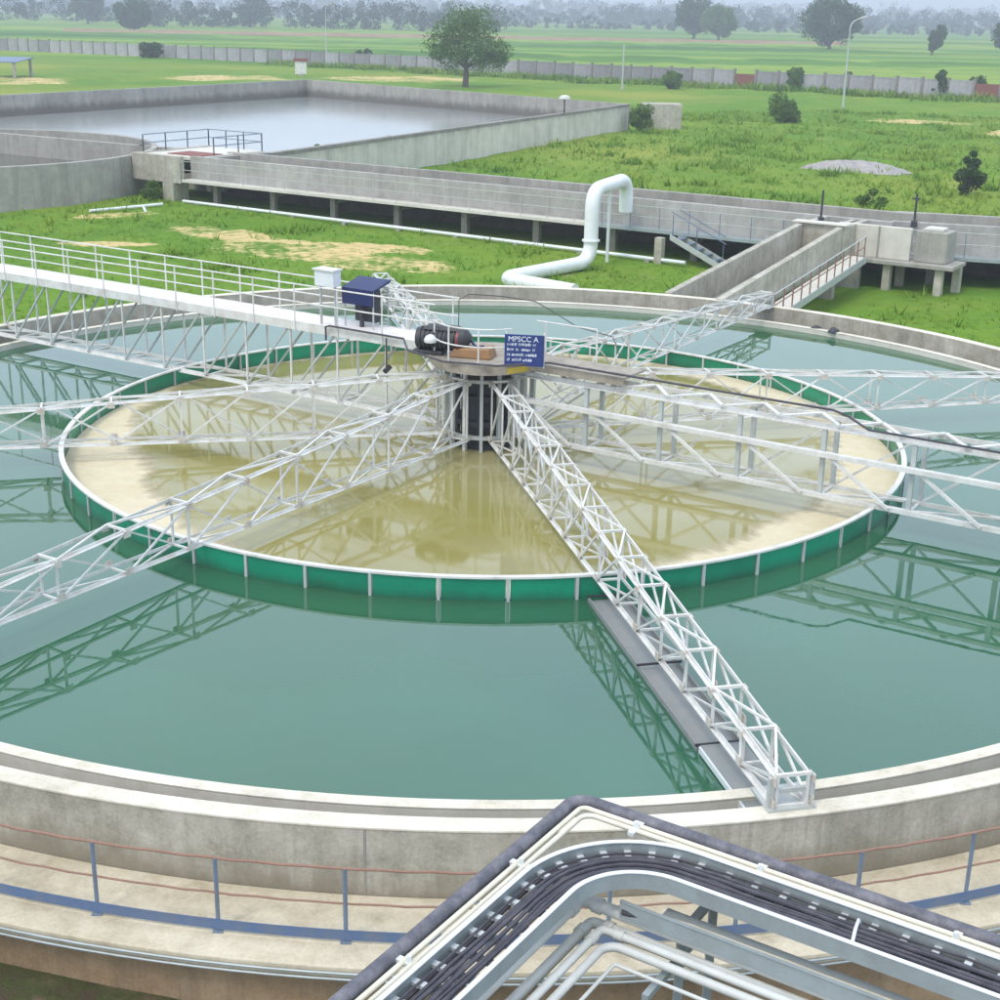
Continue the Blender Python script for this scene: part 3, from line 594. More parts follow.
# ------------------------------------------------------------------ cable trays and pipes in front
CA = Vector((1.05, -16.97, 0)); D1 = Vector((math.cos(R(-32.4)), math.sin(R(-32.4)), 0)); D2 = Vector((math.cos(R(-122.6)), math.sin(R(-122.6)), 0))
def lpath(d, z, rad, t1=3.9, t2=4.4, k=9, wob=0.0, dR=None):
    A = CA + D1 * d + D2 * (d if dR is None else dR); pts = [A + D2 * t2 + Vector((0, 0, z))]
    if wob:
        for q in np.linspace(t2 - 0.4, rad + 0.2, 8): pts.append(A + D2 * q + D1 * rng.normal(0, wob) + Vector((0, 0, z + abs(rng.normal(0, wob)))))
    cen = A + (D1 + D2) * rad
    for i in range(k + 1):
        a = math.pi / 2 * i / k; pts.append(cen - D1 * rad * math.cos(a) - D2 * rad * math.sin(a) + Vector((0, 0, z)))
    if wob:
        for q in np.linspace(rad + 0.2, t1 - 0.4, 8): pts.append(A + D1 * q + D2 * rng.normal(0, wob) + Vector((0, 0, z + abs(rng.normal(0, wob)))))
    pts.append(A + D1 * t1 + Vector((0, 0, z))); return pts
def strip(d0, d1, z0, z1, rad0, t1=3.9, t2=4.4):   # flat bar swept along the L, corner radius measured at d0
    P = lpath(d0, 0, rad0, t1 + 0, t2 + 0, 16); Q = lpath(d1, 0, max(0.02, rad0 - (d1 - d0)), t1 - (d1 - d0), t2 - (d1 - d0), 16)
    b = MB(); n = len(P)
    for p, q in zip(P, Q): b.v += [(p.x, p.y, z0), (q.x, q.y, z0), (q.x, q.y, z1), (p.x, p.y, z1)]
    for i in range(n - 1):
        for k in range(4): b.f.append((i * 4 + k, i * 4 + (k + 1) % 4, (i + 1) * 4 + (k + 1) % 4, (i + 1) * 4 + k)[::-1])
    b.f += [(0, 1, 2, 3), tuple((n - 1) * 4 + k for k in (3, 2, 1, 0))]
    return b
HT = 2.2
tag(MB().tube(lpath(-0.04, HT - 0.02, 0.14), 0.055, 12).build('dark_duct', 'duct', smooth=True), 'thick dark violet duct, outermost of the bent pipe run in front', 'pipe')
tag(MB().tube(lpath(0.062, HT - 0.01, 0.06), 0.021, 10).build('cream_conduit', 'cream', smooth=True), 'cream conduit right beside the thick dark duct', 'conduit', 'cream conduits beside the tray')
tag(MB().tube(lpath(0.128, HT - 0.01, 0.10), 0.021, 10).build('cream_conduit', 'cream', smooth=True), 'cream conduit between its twin and the cable tray', 'conduit', 'cream conduits beside the tray')
ty = thing('cable_tray', 'galvanised ladder cable tray turning a wide bend in front of the tank', 'cable tray', (CA.x, CA.y, HT - 0.12)); TO = (CA.x, CA.y, HT - 0.12)
TR = 0.95
b = strip(0.185, 0.200, HT - 0.10, HT + 0.03, TR); b.build('side_rail', 'galv', ty, off=TO)
strip(0.178, 0.215, HT + 0.031, HT + 0.038, TR + 0.007).build('rail_lip', 'galv_lt', ty, off=TO)
strip(0.585, 0.60, HT - 0.10, HT + 0.03, TR - 0.40).build('side_rail', 'galv', ty, off=TO)
strip(0.570, 0.607, HT + 0.031, HT + 0.038, TR - 0.385).build('rail_lip', 'galv_lt', ty, off=TO)
# rungs
P = lpath(0.2, HT - 0.045, TR - 0.015, 3.9, 4.4, 60); Q = lpath(0.585, HT - 0.045, TR - 0.4, 3.5, 4.0, 60)
def resample(P, m):
    L = [0]
    for a, c in zip(P, P[1:]): L.append(L[-1] + (c - a).length)
    out = []
    for t_ in np.linspace(0, L[-1], m):
        i = min(len(P) - 2, int(np.searchsorted(L, t_, 'right')) - 1); f = (t_ - L[i]) / max(1e-9, L[i + 1] - L[i]); out.append(P[i].lerp(P[i + 1], f))
    return out
A_ = CA + (D1 + D2) * 0.2; cenT = A_ + (D1 + D2) * (TR - 0.015)
def rung(p, q): member('rung', p - Vector(TO), q - Vector(TO), 0.05, 'rungs', ty, 'box', 0.03)
t_ = TR; 
while t_ < 4.3: p = A_ + D2 * t_ + Vector((0, 0, HT - 0.05)); rung(p, p + D1 * 0.385); t_ += 0.215
t_ = TR
while t_ < 3.8: p = A_ + D1 * t_ + Vector((0, 0, HT - 0.05)); rung(p, p + D2 * 0.385); t_ += 0.215
for i in range(1, 8):
    a = math.pi / 2 * i / 8; d = -(D1 * math.cos(a) + D2 * math.sin(a)); rung(cenT + d * (TR - 0.015) + Vector((0, 0, HT - 0.05)), cenT + d * (TR - 0.40) + Vector((0, 0, HT - 0.05)))
# cables lying in the tray
for i, d in enumerate((0.262, 0.330, 0.358, 0.384, 0.412, 0.440, 0.466, 0.490, 0.512)):
    rad = [0.009, 0.015, 0.013, 0.017, 0.013, 0.016, 0.014, 0.016, 0.013][i]
    tag(MB().tube(lpath(d, HT - 0.034 + rad + (0.014 if i in (3, 5) else 0), TR - (d - 0.185), wob=0.008), rad, 7).build('power_cable', 'black', smooth=True), ['thin dark cable lying alone beside the outer rail of the ladder tray', 'outermost cable of the dark bundle in the ladder tray'][i] if i < 2 else 'dark power cable in the tight bundle along the ladder tray', 'cable', 'cables in the tray')
for i, d in enumerate((0.238, 0.292, 0.550)):
    tag(MB().tube(lpath(d, HT - 0.085, TR - (d - 0.185), wob=0.004), 0.018, 7).build('power_cable', 'black', smooth=True), ['dark cable slung under the rungs next to the outer tray rail', 'dark cable slung under the rungs beside the main bundle', 'dark cable slung under the rungs next to the inner tray rail'][i], 'cable', 'cables in the tray')
tie = thing('cable_tie', 'pale strap tying the cables across the tray on the right leg', 'strap', tuple(CA + (D1 + D2) * 0.2 + D1 * 2.15 + Vector((0, 0, HT - 0.03))))
MB().tube([(D2 * 0.05 + Vector((0, 0, -0.01))), (D2 * 0.1 + Vector((0, 0, 0.05))), (D2 * 0.22 + D1 * 0.02 + Vector((0, 0, 0.06))), (D2 * 0.36 + D1 * 0.05 + Vector((0, 0, 0.05))), (D2 * 0.38 + D1 * 0.05 + Vector((0, 0, -0.01)))], 0.013, 6).build('strap', 'galv_lt', tie, True)
LP = CA + D2 * 0.16 + D1 * 0.75
lt = thing('lower_cable_tray', 'lower grey cable tray under the right leg of the ladder tray', 'cable tray', (LP.x, LP.y, HT - 0.36), R(-32.4))
def lbox(nm, a, c, z0, z1, mt='galv'): MB().box(0, 3.1, -c, -a, z0, z1).build(nm, mt, lt)
lbox('side_rail', 0.0, 0.014, 0.0, 0.13); lbox('side_rail', 0.53, 0.544, 0.0, 0.13); MB().box(0.25, 3.1, -0.529, -0.26, 0.0, 0.012).build('tray_floor', 'galv', lt)
lbox('rail_lip', 0.52, 0.552, 0.131, 0.137, 'galv')
def lowrun(dd, r_): return [LP + D1 * q + D2 * (dd + (0.12 * max(0, 0.5 - q))) + Vector((0, 0, HT - 0.345 + r_ + abs(rng.normal(0, 0.003)))) for q in np.linspace(0.02, 3.1, 14)]
tag(MB().tube(lowrun(0.47, 0.032), 0.032, 8).build('heavy_cable', 'black', smooth=True), 'heavy black cable in the lower tray', 'cable')
tag(MB().tube(lowrun(0.39, 0.016), 0.016, 8).build('thin_cable', 'cream', smooth=True), 'thin pale cable in the lower tray beside the heavy black one', 'cable')
PL = 1.78
for k, (d, dR, z_, r_, rad, lb) in enumerate(((0.40, 0.64, 1.82, 0.048, 0.05, 'thick pale grey pipe nearest the trays in the lower pipe bundle'), (0.53, 0.70, 1.71, 0.042, 0.05, 'second pale grey pipe of the lower bundle counted from the trays'), (0.665, 0.795, 1.76, 0.033, 0.05, 'third pale grey pipe of the lower bundle counted from the trays'),
                               (0.765, 0.895, 1.74, 0.033, 0.12, 'fourth pale grey pipe of the lower bundle with a rounded elbow'), (0.90, 1.03, 1.70, 0.015, 0.02, 'thin white conduit, innermost of the lower pipe bundle'))):
    o = MB().tube(lpath(d, z_, rad, 3.4, 3.9, dR=dR), r_, 12).build('lower_pipe', 'grey_pipe', smooth=True); tag(o, lb, 'pipe', 'white pipes below the trays')
    if k in (0, 1, 2):
        A = CA + D1 * d + D2 * dR + Vector((0, 0, z_))
        for DD in (D1, D2): MB().tube([A + DD * (rad + 0.06), A + DD * (rad + 0.13)], r_ * 1.3, 12).build('elbow_collar', 'grey_pipe', o, True)
# clamps on the cream conduits and the stands that carry everything
for k, (leg, t_) in enumerate(((D2, 1.0), (D2, 2.35), (D1, 0.55), (D1, 1.55), (D1, 2.95))):
    oth = D1 if leg is D2 else D2; p = CA + leg * t_ + (D1 + D2) * 0.0 + oth * 0.10
    st = thing('pipe_clamp', ['pale clamp on the cream conduits, upper one on the left leg', 'pale clamp on the cream conduits, lower one on the left leg', 'pale upright clamp just right of the bend', 'pale clamp on the cream conduits midway down the right leg', 'pale clamp on the cream conduits at the right frame edge'][k], 'clamp', (p.x, p.y, HT - 0.05), 0, 'clamps on the cream conduits')
    a, c = -oth * 0.09, oth * 0.09
    MB().bar(a + Vector((0, 0, 0.035)), c + Vector((0, 0, 0.035)), 0.05, 0.03).build('saddle', 'galv_lt' if k < 3 else 'cream', st)
    MB().bar(Vector((0, 0, 0.04)), Vector((0, 0, 0.10)), 0.03).build('bolt', 'galv_lt', st)
for k, (leg, t_) in enumerate(((D2, 2.8), (D1, 0.9), (D1, 3.0))):
    oth = D1 if leg is D2 else D2; p = CA + leg * (t_ + 0.3) + oth * 0.42
    st = thing('tray_stand', ['grey steel stand under the left leg of the trays', 'grey steel stand under the trays just right of the bend', 'grey steel stand under the right end of the trays'][k], 'stand', (p.x, p.y, -1.4), 0, 'stands under the trays')
    for q in (-0.36, 0.18): MB().bar(oth * q + Vector((0, 0, 0.0)), oth * q + Vector((0, 0, HT + 1.4 - 0.40)), 0.06).build('leg', 'galv', st)
    MB().bar(-oth * 0.56 + Vector((0, 0, HT + 1.4 - 0.385)), oth * 0.26 + Vector((0, 0, HT + 1.4 - 0.385)), 0.06, 0.045).build('cross_arm', 'galv', st)
    MB().bar(-oth * 0.1 + Vector((0, 0, PL + 1.4 - 0.16)), oth * 0.72 + Vector((0, 0, PL + 1.4 - 0.16)), 0.05, 0.05).build('cross_arm', 'galv', st)
    MB().bar(-oth * 0.5 + Vector((0, 0, HT + 1.4 - 0.36)), -oth * 0.5 + Vector((0, 0, HT + 1.4 - 0.07)), 0.04).build('upright', 'galv_lt', st)

# ------------------------------------------------------------------ elevated channel behind the tank
def wallpoly(pts, th, z0, z1):      # straight wall pieces along a polyline of (x, y)
    b = MB()
    for (a, c) in zip(pts, pts[1:]):
        a, c = Vector((*a[:2], 0)), Vector((*c[:2], 0)); d = (c - a).normalized(); nn = Vector((-d.y, d.x, 0)) * th / 2; e = d * th / 2 * 0.98
        q = [a - e - nn, c + e - nn, c + e + nn, a - e + nn]
        b.hexa([(p.x, p.y, z0) for p in q] + [(p.x, p.y, z1) for p in q])
    return b
def channel(name, label, o, rz, L, ncol, blue_from):
    t = thing(name, label, 'channel', o, rz)     # local x along, y across; z=0 at ground
    H = -GZ
    MB().box(0, L, 0.60, 0.80, H + 0.0, H + 1.15).build('near_wall', 'conc_cool', t, bevel=0.02)
    MB().box(0, L, 3.15, 3.38, H + 0.0, H + 1.17).build('far_wall', 'conc_old', t, bevel=0.02)
    MB().box(0, L, 0.802, 3.148, H - 0.10, H + 0.15).build('channel_floor', 'conc_old', t)
    MB().box(0, L, 0.802, 3.148, H + 0.72, H + 0.722).build('channel_water', 'basin_water', t)
    MB().box(0, blue_from, -0.02, 0.598, H - 0.02, H + 0.10).build('walkway_slab', 'conc_light', t)
    MB().box(blue_from + 0.004, L, -0.02, 0.598, H - 0.02, H + 0.10).build('walkway_slab', 'galv', t)
    MB().box(0, L, 3.0, 3.3, 0.0 - 0.2, H - 0.102).build('foundation_wall', 'soil', t)  # dark wall added so the gap below the channel reads as shade
    for i in range(ncol):
        x = 1.5 + i * (L - 2.0) / ncol
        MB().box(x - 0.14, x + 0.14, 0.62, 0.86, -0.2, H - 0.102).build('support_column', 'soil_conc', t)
        MB().box(x - 0.12, x + 0.12, 0.88, 3.1, H - 0.35, H - 0.103).build('cross_beam', 'conc_old', t)
    m_ = int(L / 1.25); hr = [MB().tube([(0, 0.04, H + z), (L, 0.04, H + z)], 0.016, 5).build('handrail', 'white_dim', t) for z in (0.55, 0.95)][1]
    for i in range(m_ + 1):
        x = 0.05 + i * (L - 0.1) / m_
        MB().tube([(x, 0.04, H + 0.1), (x, 0.04, H + 0.95)], 0.018, 5).build('rail_post', 'bluegrey' if x > blue_from else 'white_dim', hr)
    return t
ch1 = channel('water_channel', 'long raised concrete channel on columns across the back of the yard', SN(-35.2, 27.2, GZ), AX, 34.0, 9, 22.0)
ch2 = channel('water_channel', 'raised concrete channel section leaving the sump towards the right edge', SN(-1.15, 27.5, GZ), AX + R(16), 24, 6, 0.02)
# thin white pipe on sleepers in front of the channel
gp = thing('yard_pipe', 'long thin white pipe on short props in front of the raised channel', 'pipe', SN(-35, 27.0, GZ), AX)
MB().tube([(0, 0, 0.14), (26.6, -0.7, 0.14)], 0.07, 8).build('pipe_run', 'white_pipe', gp, True)
for i in range(9): MB().box(1 + i * 3 - 0.1, 1 + i * 3 + 0.1, -0.2 - i * 0.07, 0.05 - i * 0.07, -0.2, 0.068).build('prop', 'conc_old', gp)
gp2 = thing('yard_pipe', 'bent white pipe on props below the channel section at the right edge', 'pipe', (14.5, 28.2, GZ))
MB().tube([(-3.0, -0.6, 0.25), (0, -1.1, 0.25), (1.9, -1.35, 0.25), (2.15, -1.2, 0.27), (4.6, 1.6, 0.4), (6.5, 3.6, 0.4)], 0.07, 8).build('pipe_run', 'white_pipe', gp2, True)
for x, y in ((0, -1.1), (2.0, -1.35), (4.6, 1.6)): MB().box(x - 0.1, x + 0.1, y - 0.1, y + 0.1, -0.3, 0.18).build('prop', 'conc', gp2)
gp3 = thing('loose_pipe', 'short white pipe lying on the grass below the curved tank wall', 'pipe', (-17.0, 38.6, GZ))
MB().tube([(-1.3, -1.35, 0.18), (1.3, 1.4, 0.18)], 0.07, 8).build('pipe_run', 'white_pipe', gp3, True); MB().tube([(0.6, 0.65, 0.12), (1.0, -0.5, 0.06)], 0.06, 8).build('branch', 'white_pipe', gp3, True)

# big white inlet pipe
def bend(pts, rad, k=6):
    P = [Vector(p) for p in pts]; out = [P[0]]
    for a, b_, c in zip(P, P[1:], P[2:]):
        d1 = (a - b_).normalized(); d2 = (c - b_).normalized(); p0 = b_ + d1 * rad; p1 = b_ + d2 * rad
        for i in range(k + 1):
            t_ = i / k; out.append(p0 * (1 - t_) ** 2 + b_ * 2 * t_ * (1 - t_) + p1 * t_ ** 2)
    out.append(P[-1]); return out
ip = thing('inlet_pipe', 'thick white pipe rising from the yard and hooking over into the channel', 'pipe', (3.39, 25.9, GZ))
IO = Vector((3.39, 25.9, GZ))
pipe_pts = [(2.6, 20.2, GZ + 0.2), (0.15, 22.3, GZ + 0.2), (3.39, 25.9, GZ + 0.25), (3.39, 25.9, GZ + 2.85), (4.85, 28.9, GZ + 2.95), (4.85, 28.9, GZ + 1.7)]
MB().tube([Vector(p) - IO for p in bend(pipe_pts[:2] + [pipe_pts[1]] if False else pipe_pts, 0.72, 9)], 0.26, 14).build('pipe_run', 'white_pipe', ip, True)
MB().tube([(0, 0, 1.0), (0, 0, 1.06)], 0.33, 14).build('flange', 'white_pipe', ip, True)
MB().tube([(0.72, 1.45, 0.0), (0.72, 1.45, 2.75)], 0.06, 8).build('support_post', 'white_pipe', ip, True)

# inclined flume down into the tank
fl = thing('inclined_flume', 'sloping concrete flume carrying water from the channel down into the tank', 'flume', SN(-2.5, 20, GZ), AX); F0 = (0, 0)
def slope(b, s0, s1, n0, n1, za0, za1, zb0, zb1, ds0=0.0, ds1=0.0):    # za: bottom at n0,n1 ; zb: top at n0,n1 ; ds: sideways drift at n1
    s0 += 2.5; s1 += 2.5; n0 -= 20; n1 -= 20; t0 = s0 + ds0; t1 = s1 + ds1
    return b.hexa([(s0, n0, za0 - GZ), (s1, n0, za0 - GZ), (t1, n1, za1 - GZ), (t0, n1, za1 - GZ), (s0, n0, zb0 - GZ), (s1, n0, zb0 - GZ), (t1, n1, zb1 - GZ), (t0, n1, zb1 - GZ)])
slope(MB(), -3.30, -3.08, 14.3, 25.3, -0.55, 0.0, 0.44, 1.17, -0.45, -0.45).build('left_wall', 'conc', fl, bevel=0.02)
slope(MB(), -1.70, -1.48, 14.3, 25.3, -0.55, 0.0, 0.44, 1.17, -0.60, -0.60).build('right_wall', 'conc', fl, bevel=0.02)
slope(MB(), -3.078, -1.702, 14.6, 25.3, -0.6, -0.1, -0.35, 0.25, -0.45, -0.60).build('flume_floor', 'conc_old', fl)
slope(MB(), -3.78, -2.05, 25.32, 25.55, 0.0, 0.0, 1.20, 1.20).build('head_wall', 'conc', fl, bevel=0.02)
slope(MB(), -3.9, -1.95, 25.2, 25.7, 1.202, 1.202, 1.25, 1.25).build('head_cap', 'conc_light', fl)
slope(MB(), -3.78, -3.55, 25.552, 27.8, 0.0, 0.0, 1.14, 1.14).build('inlet_wall', 'conc', fl)
slope(MB(), -2.28, -2.05, 25.552, 27.8, 0.0, 0.0, 1.14, 1.14).build('inlet_wall', 'conc', fl)
for n_ in (17.5, 20.5, 23.5, 26):
    zt_ = -0.55 + (n_ - 14.3) / 12.3 * 0.55 - 0.02
    slope(MB(), -3.3, -1.65, n_, n_ + 0.3, GZ - 0.3, GZ - 0.3, zt_ - 0.05, zt_ - 0.05).build('support_pier', 'conc_old', fl)
rp = thing('stair_ramp', 'narrow sloping walkway with rusty rail posts beside the inclined flume', 'ramp', SN(-2.5, 20, GZ), AX)
def rampz(n_): return -0.40 + (n_ - 15.2) / 10.3 * 0.60
def rxs(n_): return 2.5 - 0.62 - 0.62 * (n_ - 15.2) / 10.3
slope(MB(), -1.28, -0.66, 15.2, 25.5, rampz(15.2) - 0.12, rampz(25.5) - 0.12, rampz(15.2), rampz(25.5), -0.62, -0.62).build('ramp_slab', 'conc_light', rp)
slope(MB(), -0.65, -0.61, 15.2, 25.5, rampz(15.2) - 0.2, rampz(25.5) - 0.2, rampz(15.2) + 0.03, rampz(25.5) + 0.03, -0.62, -0.62).build('edge_channel', 'white_dim', rp)
for i in range(13):
    n_ = 15.4 + i * 0.83; z_ = rampz(n_) - GZ
    MB().tube([(rxs(n_) - 0.05, n_ - 20, z_), (rxs(n_) - 0.05, n_ - 20, z_ + 0.72)], 0.025, 6).build('rail_post', 'rust', rp)
for zz in (0.72, 0.38): MB().tube([(rxs(15.4) - 0.05, -4.6, rampz(15.4) - GZ + zz), (rxs(25.4) - 0.05, 5.4, rampz(25.4) - GZ + zz)], 0.02, 6).build('handrail', 'rust' if zz < 0.5 else 'white_dim', rp)
sp = thing('sump_chamber', 'weathered concrete sump with block and slab on columns beside the flume', 'chamber', SN(-1.45, 27.3, GZ), AX)
H = 1.0
MB().box(-1.25, 1.35, -0.75, -0.55, H + 0.05, H + 1.15).build('front_wall', 'conc_light', sp, bevel=0.02)
MB().box(-1.25, -1.05, -0.548, 0.9, H + 0.05, H + 1.12).build('side_wall', 'conc', sp, bevel=0.02)
MB().box(1.5, 2.6, -0.72, 0.3, H + 0.05, H + 1.1).build('inlet_block', 'conc_old', sp, bevel=0.03)
MB().box(1.7, 2.35, -0.5, 0.1, H + 1.102, H + 1.2).build('block_lid', 'conc_light', sp, bevel=0.02)
MB().box(-1.1, 3.0, -1.2, 0.4, H - 0.07, H + 0.045).build('floor_slab', 'conc_old', sp)
for x, y in ((0.7, -0.9), (2.5, -0.9), (0.8, 0.2), (2.8, 0.2)): MB().box(x - 0.13, x + 0.13, y - 0.13, y + 0.13, -0.2, H - 0.072).build('column', 'conc', sp)
MB().box(0.2, 0.26, -0.78, -0.755, H + 0.05, H + 1.15).build('joint_strip', 'conc_old', sp)
for k, (s_, n_, h_) in enumerate(((-3.5, 26.9, 1.9), (-0.55, 28.2, 1.9))):
    vs = thing('valve_spindle', ['black valve spindle standing at the head of the inclined flume', 'black valve spindle with crossbar standing by the sump block'][k], 'valve', SN(s_, n_, 1.0), AX, 'valve spindles on the channel')
    MB().cyl(0, 0, 0.0, h_ - 1.0 + 0.25, 0.04, 8).build('spindle', 'dark', vs); MB().box(-0.1, 0.1, -0.07, 0.07, 0.0, 0.22).build('pedestal', 'dark', vs, bevel=0.02)
    if k: MB().box(-0.13, 0.13, -0.03, 0.03, h_ - 0.95, h_ - 0.89).build('crossbar', 'dark', vs)
sc_ = thing('stair_flight', 'dark steel stair from the channel walkway down to the yard by the flume', 'stair', SN(-9.2, 26.5, GZ), AX)
for y in (0.0, 0.7): MB().hexa([(0, y, 0.9), (0, y + 0.06, 0.9), (2.3, y + 0.06, -0.1), (2.3, y, -0.1), (0, y, 1.1), (0, y + 0.06, 1.1), (2.3, y + 0.06, 0.12), (2.3, y, 0.12)][::1]).build('stringer', 'white_dim', sc_)
for i in range(6): MB().box(0.15 + i * 0.36, 0.42 + i * 0.36, 0.07, 0.69, 0.9 - i * 0.165, 0.94 - i * 0.165).build('tread', 'bluegrey', sc_)
MB().box(-0.5, -0.2, -0.25, 0.05, -0.2, 0.96).build('corner_column', 'conc', sc_)
for y in (0.03, 0.73): MB().tube([(0, y, 1.95), (2.3, y, 0.95)], 0.02, 6).build('handrail', 'blue', sc_)
for x in (0.1, 1.1, 2.2): MB().tube([(x, 0.03, 1.0 - 0.44 * x), (x, 0.03, 1.9 - 0.434 * x)], 0.018, 6).build('rail_post', 'blue', sc_)

# ------------------------------------------------------------------ pond, round basin, inlet chamber
pd = thing('settling_pond', 'wide rectangular concrete pond with pale water behind the channel', 'pond', SN(-55, 60, GZ)); PDO = SN(-55, 60, GZ)
PA, PB, PC, PD_, PE = SN(-34.5, 31.8), SN(-41.0, 82.5), SN(-82, 91.5), SN(-79, 30.6), SN(-42, 31.2)
wallpoly([PB, PC], 0.35, GZ - 0.2, 1.0).build('far_wall', 'pond_wet', pd, off=PDO)
wallpoly([PC, PD_], 0.35, GZ - 0.2, 1.0).build('left_wall', 'pond_wet', pd, off=PDO)
wallpoly([PA, PB], 0.35, GZ - 0.2, 0.80).build('right_wall', 'pond_mossy', pd, off=PDO)
wallpoly([PA, PB], 0.38, 0.802, 0.998).build('coping', 'soil_conc', pd, off=PDO)
wallpoly([PD_, PE, PA], 0.35, GZ - 0.2, 0.996).build('near_wall', 'conc_old', pd, off=PDO)
b = MB(); q = SN(-40.2, 87.0); b.box(q[0] - 1.6, q[0] + 1.6, q[1] - 1.0, q[1] + 1.0, GZ - 0.2, 0.9); b.build('corner_block', 'conc', pd, off=PDO, bevel=0.03)
b = MB(); b.add([(p[0], p[1], -0.62) for p in (PA, PB, PC, PD_)], [(0, 1, 2, 3)]); tag(b.build('pond_water', 'pond_water'), kind='structure')
BC = SN(-49.0, 23.8)
bs = thing('round_basin', 'round weathered concrete basin cut off by the left frame edge', 'basin', (BC[0], BC[1], GZ)); BO = (BC[0], BC[1], GZ)
MB().ring(10.7, 11.0, GZ - 0.2, 1.0, n=120, c=BC[:2]).build('basin_wall', 'conc_old', bs, off=BO, bevel=0.02)
tag(MB().disc(10.69, -0.1, 100, BC[:2]).build('basin_water', 'basin_water'), kind='structure')
ic = thing('inlet_chamber', 'concrete inlet chamber with railed platform at the head of the channel', 'chamber', SN(-37.3, 27.8, GZ), AX)
MB().box(-1.2, 2.0, -0.6, -0.3, 0.9, 2.15).build('front_wall', 'conc', ic, bevel=0.02)
MB().box(-1.2, -0.9, -0.298, 4.6, 0.9, 2.148).build('side_wall', 'conc', ic, bevel=0.02)
MB().box(0.9, 1.6, -0.7, 0.3, -0.2, 0.898).build('support_leg', 'conc', ic)
MB().box(-1.18, 2.6, 0.0, 4.7, 1.95, 2.10).build('platform_slab', 'conc_light', ic)
MB().box(0.2, 2.4, 0.4, 1.9, 2.102, 2.14).build('rusty_plate', 'brick', ic)
rl = [(-1.1, 0.1), (-1.1, 4.6), (2.5, 4.6), (2.5, 1.2)]
MB().box(2.602, 2.9, 0.5, 4.7, 0.5, 2.05).build('end_wall', 'conc_old', ic)
for (a, c) in zip(rl, rl[1:]):
    hr = [MB().tube([(a[0], a[1], z), (c[0], c[1], z)], 0.024, 6).build('handrail', 'bluegrey', ic) for z in (2.55, 2.95)][1]
    L_ = math.hypot(c[0] - a[0], c[1] - a[1]); m_ = max(2, int(L_ / 1.2))
    for i in range(m_ + 1):
        x, y = a[0] + (c[0] - a[0]) * i / m_, a[1] + (c[1] - a[1]) * i / m_
        MB().tube([(x, y, 2.1), (x, y, 2.95)], 0.03, 6).build('rail_post', 'dark', hr)

# ------------------------------------------------------------------ boundary wall
bwA = Vector(SN(-262, 164)); bwB = Vector(SN(20, 147)); bd = (bwB - bwA).normalized(); bl = (bwB - bwA).length
bw = thing('boundary_wall', 'long grey plastered boundary wall with pillars between meadow and fields', 'wall', (bwA.x, bwA.y, GZ), math.atan2(bd.y, bd.x))
nb_ = 92; st = bl / nb_; pmesh = gmesh = None
redi = {round(((Vector((32.6, 169.3, 0)) - bwA).dot(bd)) / st): 1, round(((Vector((55, 144.5, 0)) - bwA).dot(bd)) / st): 1}
for i in range(nb_):
    if i in redi:
        o = MB().box(0.2, st - 0.2, -0.06, 0.06, -0.3, 1.85).build('brick_panel', 'brick', bw)
    elif pmesh is None:
        b = MB(); b.box(0.16, st - 0.16, -0.06, 0.06, -0.3, 2.1); b.box(0.16, st - 0.16, -0.09, 0.09, 2.102, 2.2); o = b.build('wall_panel', 'bwall', bw); pmesh = o.data
    else: o = bpy.data.objects.new('wall_panel', pmesh); col.objects.link(o); o.parent = bw
    o.location = (i * st, 0, random.uniform(-0.06, 0.06))
    if gmesh is None:
        o = MB().box(-0.155, 0.155, -0.17, 0.17, -0.3, 2.4).build('pillar', 'soil_conc', bw); gmesh = o.data
    else: o = bpy.data.objects.new('pillar', gmesh); col.objects.link(o); o.parent = bw
    o.location = (i * st, 0, 0)
eb = MB()
for i in range(60):
    x = -140 + i * 4.2; y = 440 + i * 0.35
    for (dy, z) in ((-2.2, -1.1), (-0.7, -0.2 + 0.12 * math.sin(i)), (0.9, -0.25), (2.4, -1.1)): eb.v.append((x, y + dy + 0.4 * math.sin(i * 0.9), z))
for i in range(59):
    for k in range(3): eb.f.append((i * 4 + k, (i + 1) * 4 + k, (i + 1) * 4 + k + 1, i * 4 + k + 1))
tag(eb.build('earth_bank', 'earth'), kind='structure')

# ------------------------------------------------------------------ lamp posts, shed, small things in the meadow
def lamp(label, x, y, h, arm, grp='lamp posts in the meadow', top=True):
    t = thing('lamp_post', label, 'lamp post', (x, y, GZ), 0, grp)
    MB().tube([(0, 0, -0.2), (0, 0, h * 0.6), (0, 0, h)], [0.11, 0.09, 0.06], 8).build('pole', 'white_dim', t, True)
    MB().box(-0.2, 0.2, -0.2, 0.2, -0.2, 0.15).build('base_plate', 'conc', t)
    if top:
        MB().tube(bend([(0, 0, h - 0.2), (0, 0, h + 0.75), (arm * 1.5, 0, h + 1.25)], 0.6), 0.05, 8).build('arm', 'white', t, True)
        MB().hexa([(arm * 1.3, -0.14, h + 1.13), (arm * 2.1, -0.14, h + 1.32), (arm * 2.1, 0.14, h + 1.32), (arm * 1.3, 0.14, h + 1.13), (arm * 1.3, -0.14, h + 1.27), (arm * 2.1, -0.14, h + 1.44), (arm * 2.1, 0.14, h + 1.44), (arm * 1.3, 0.14, h + 1.27)]).build('lamp_head', 'white', t)
    return t
lamp('tall white street lamp with curved arm in the right meadow', 34.4, 125.5, 7.6, 0.75)
lamp('distant white street lamp standing beyond the pond at the upper left', -33.1, 240, 8.2, 0.8)
lamp('thin bare pole without lamp near the boundary wall', 13.9, 156.5, 5.2, 0.6, top=False)
pl = thing('wall_lamp', 'short post with a round white lamp on the pond wall', 'lamp', SN(-38.9, 69.0, 0.998))
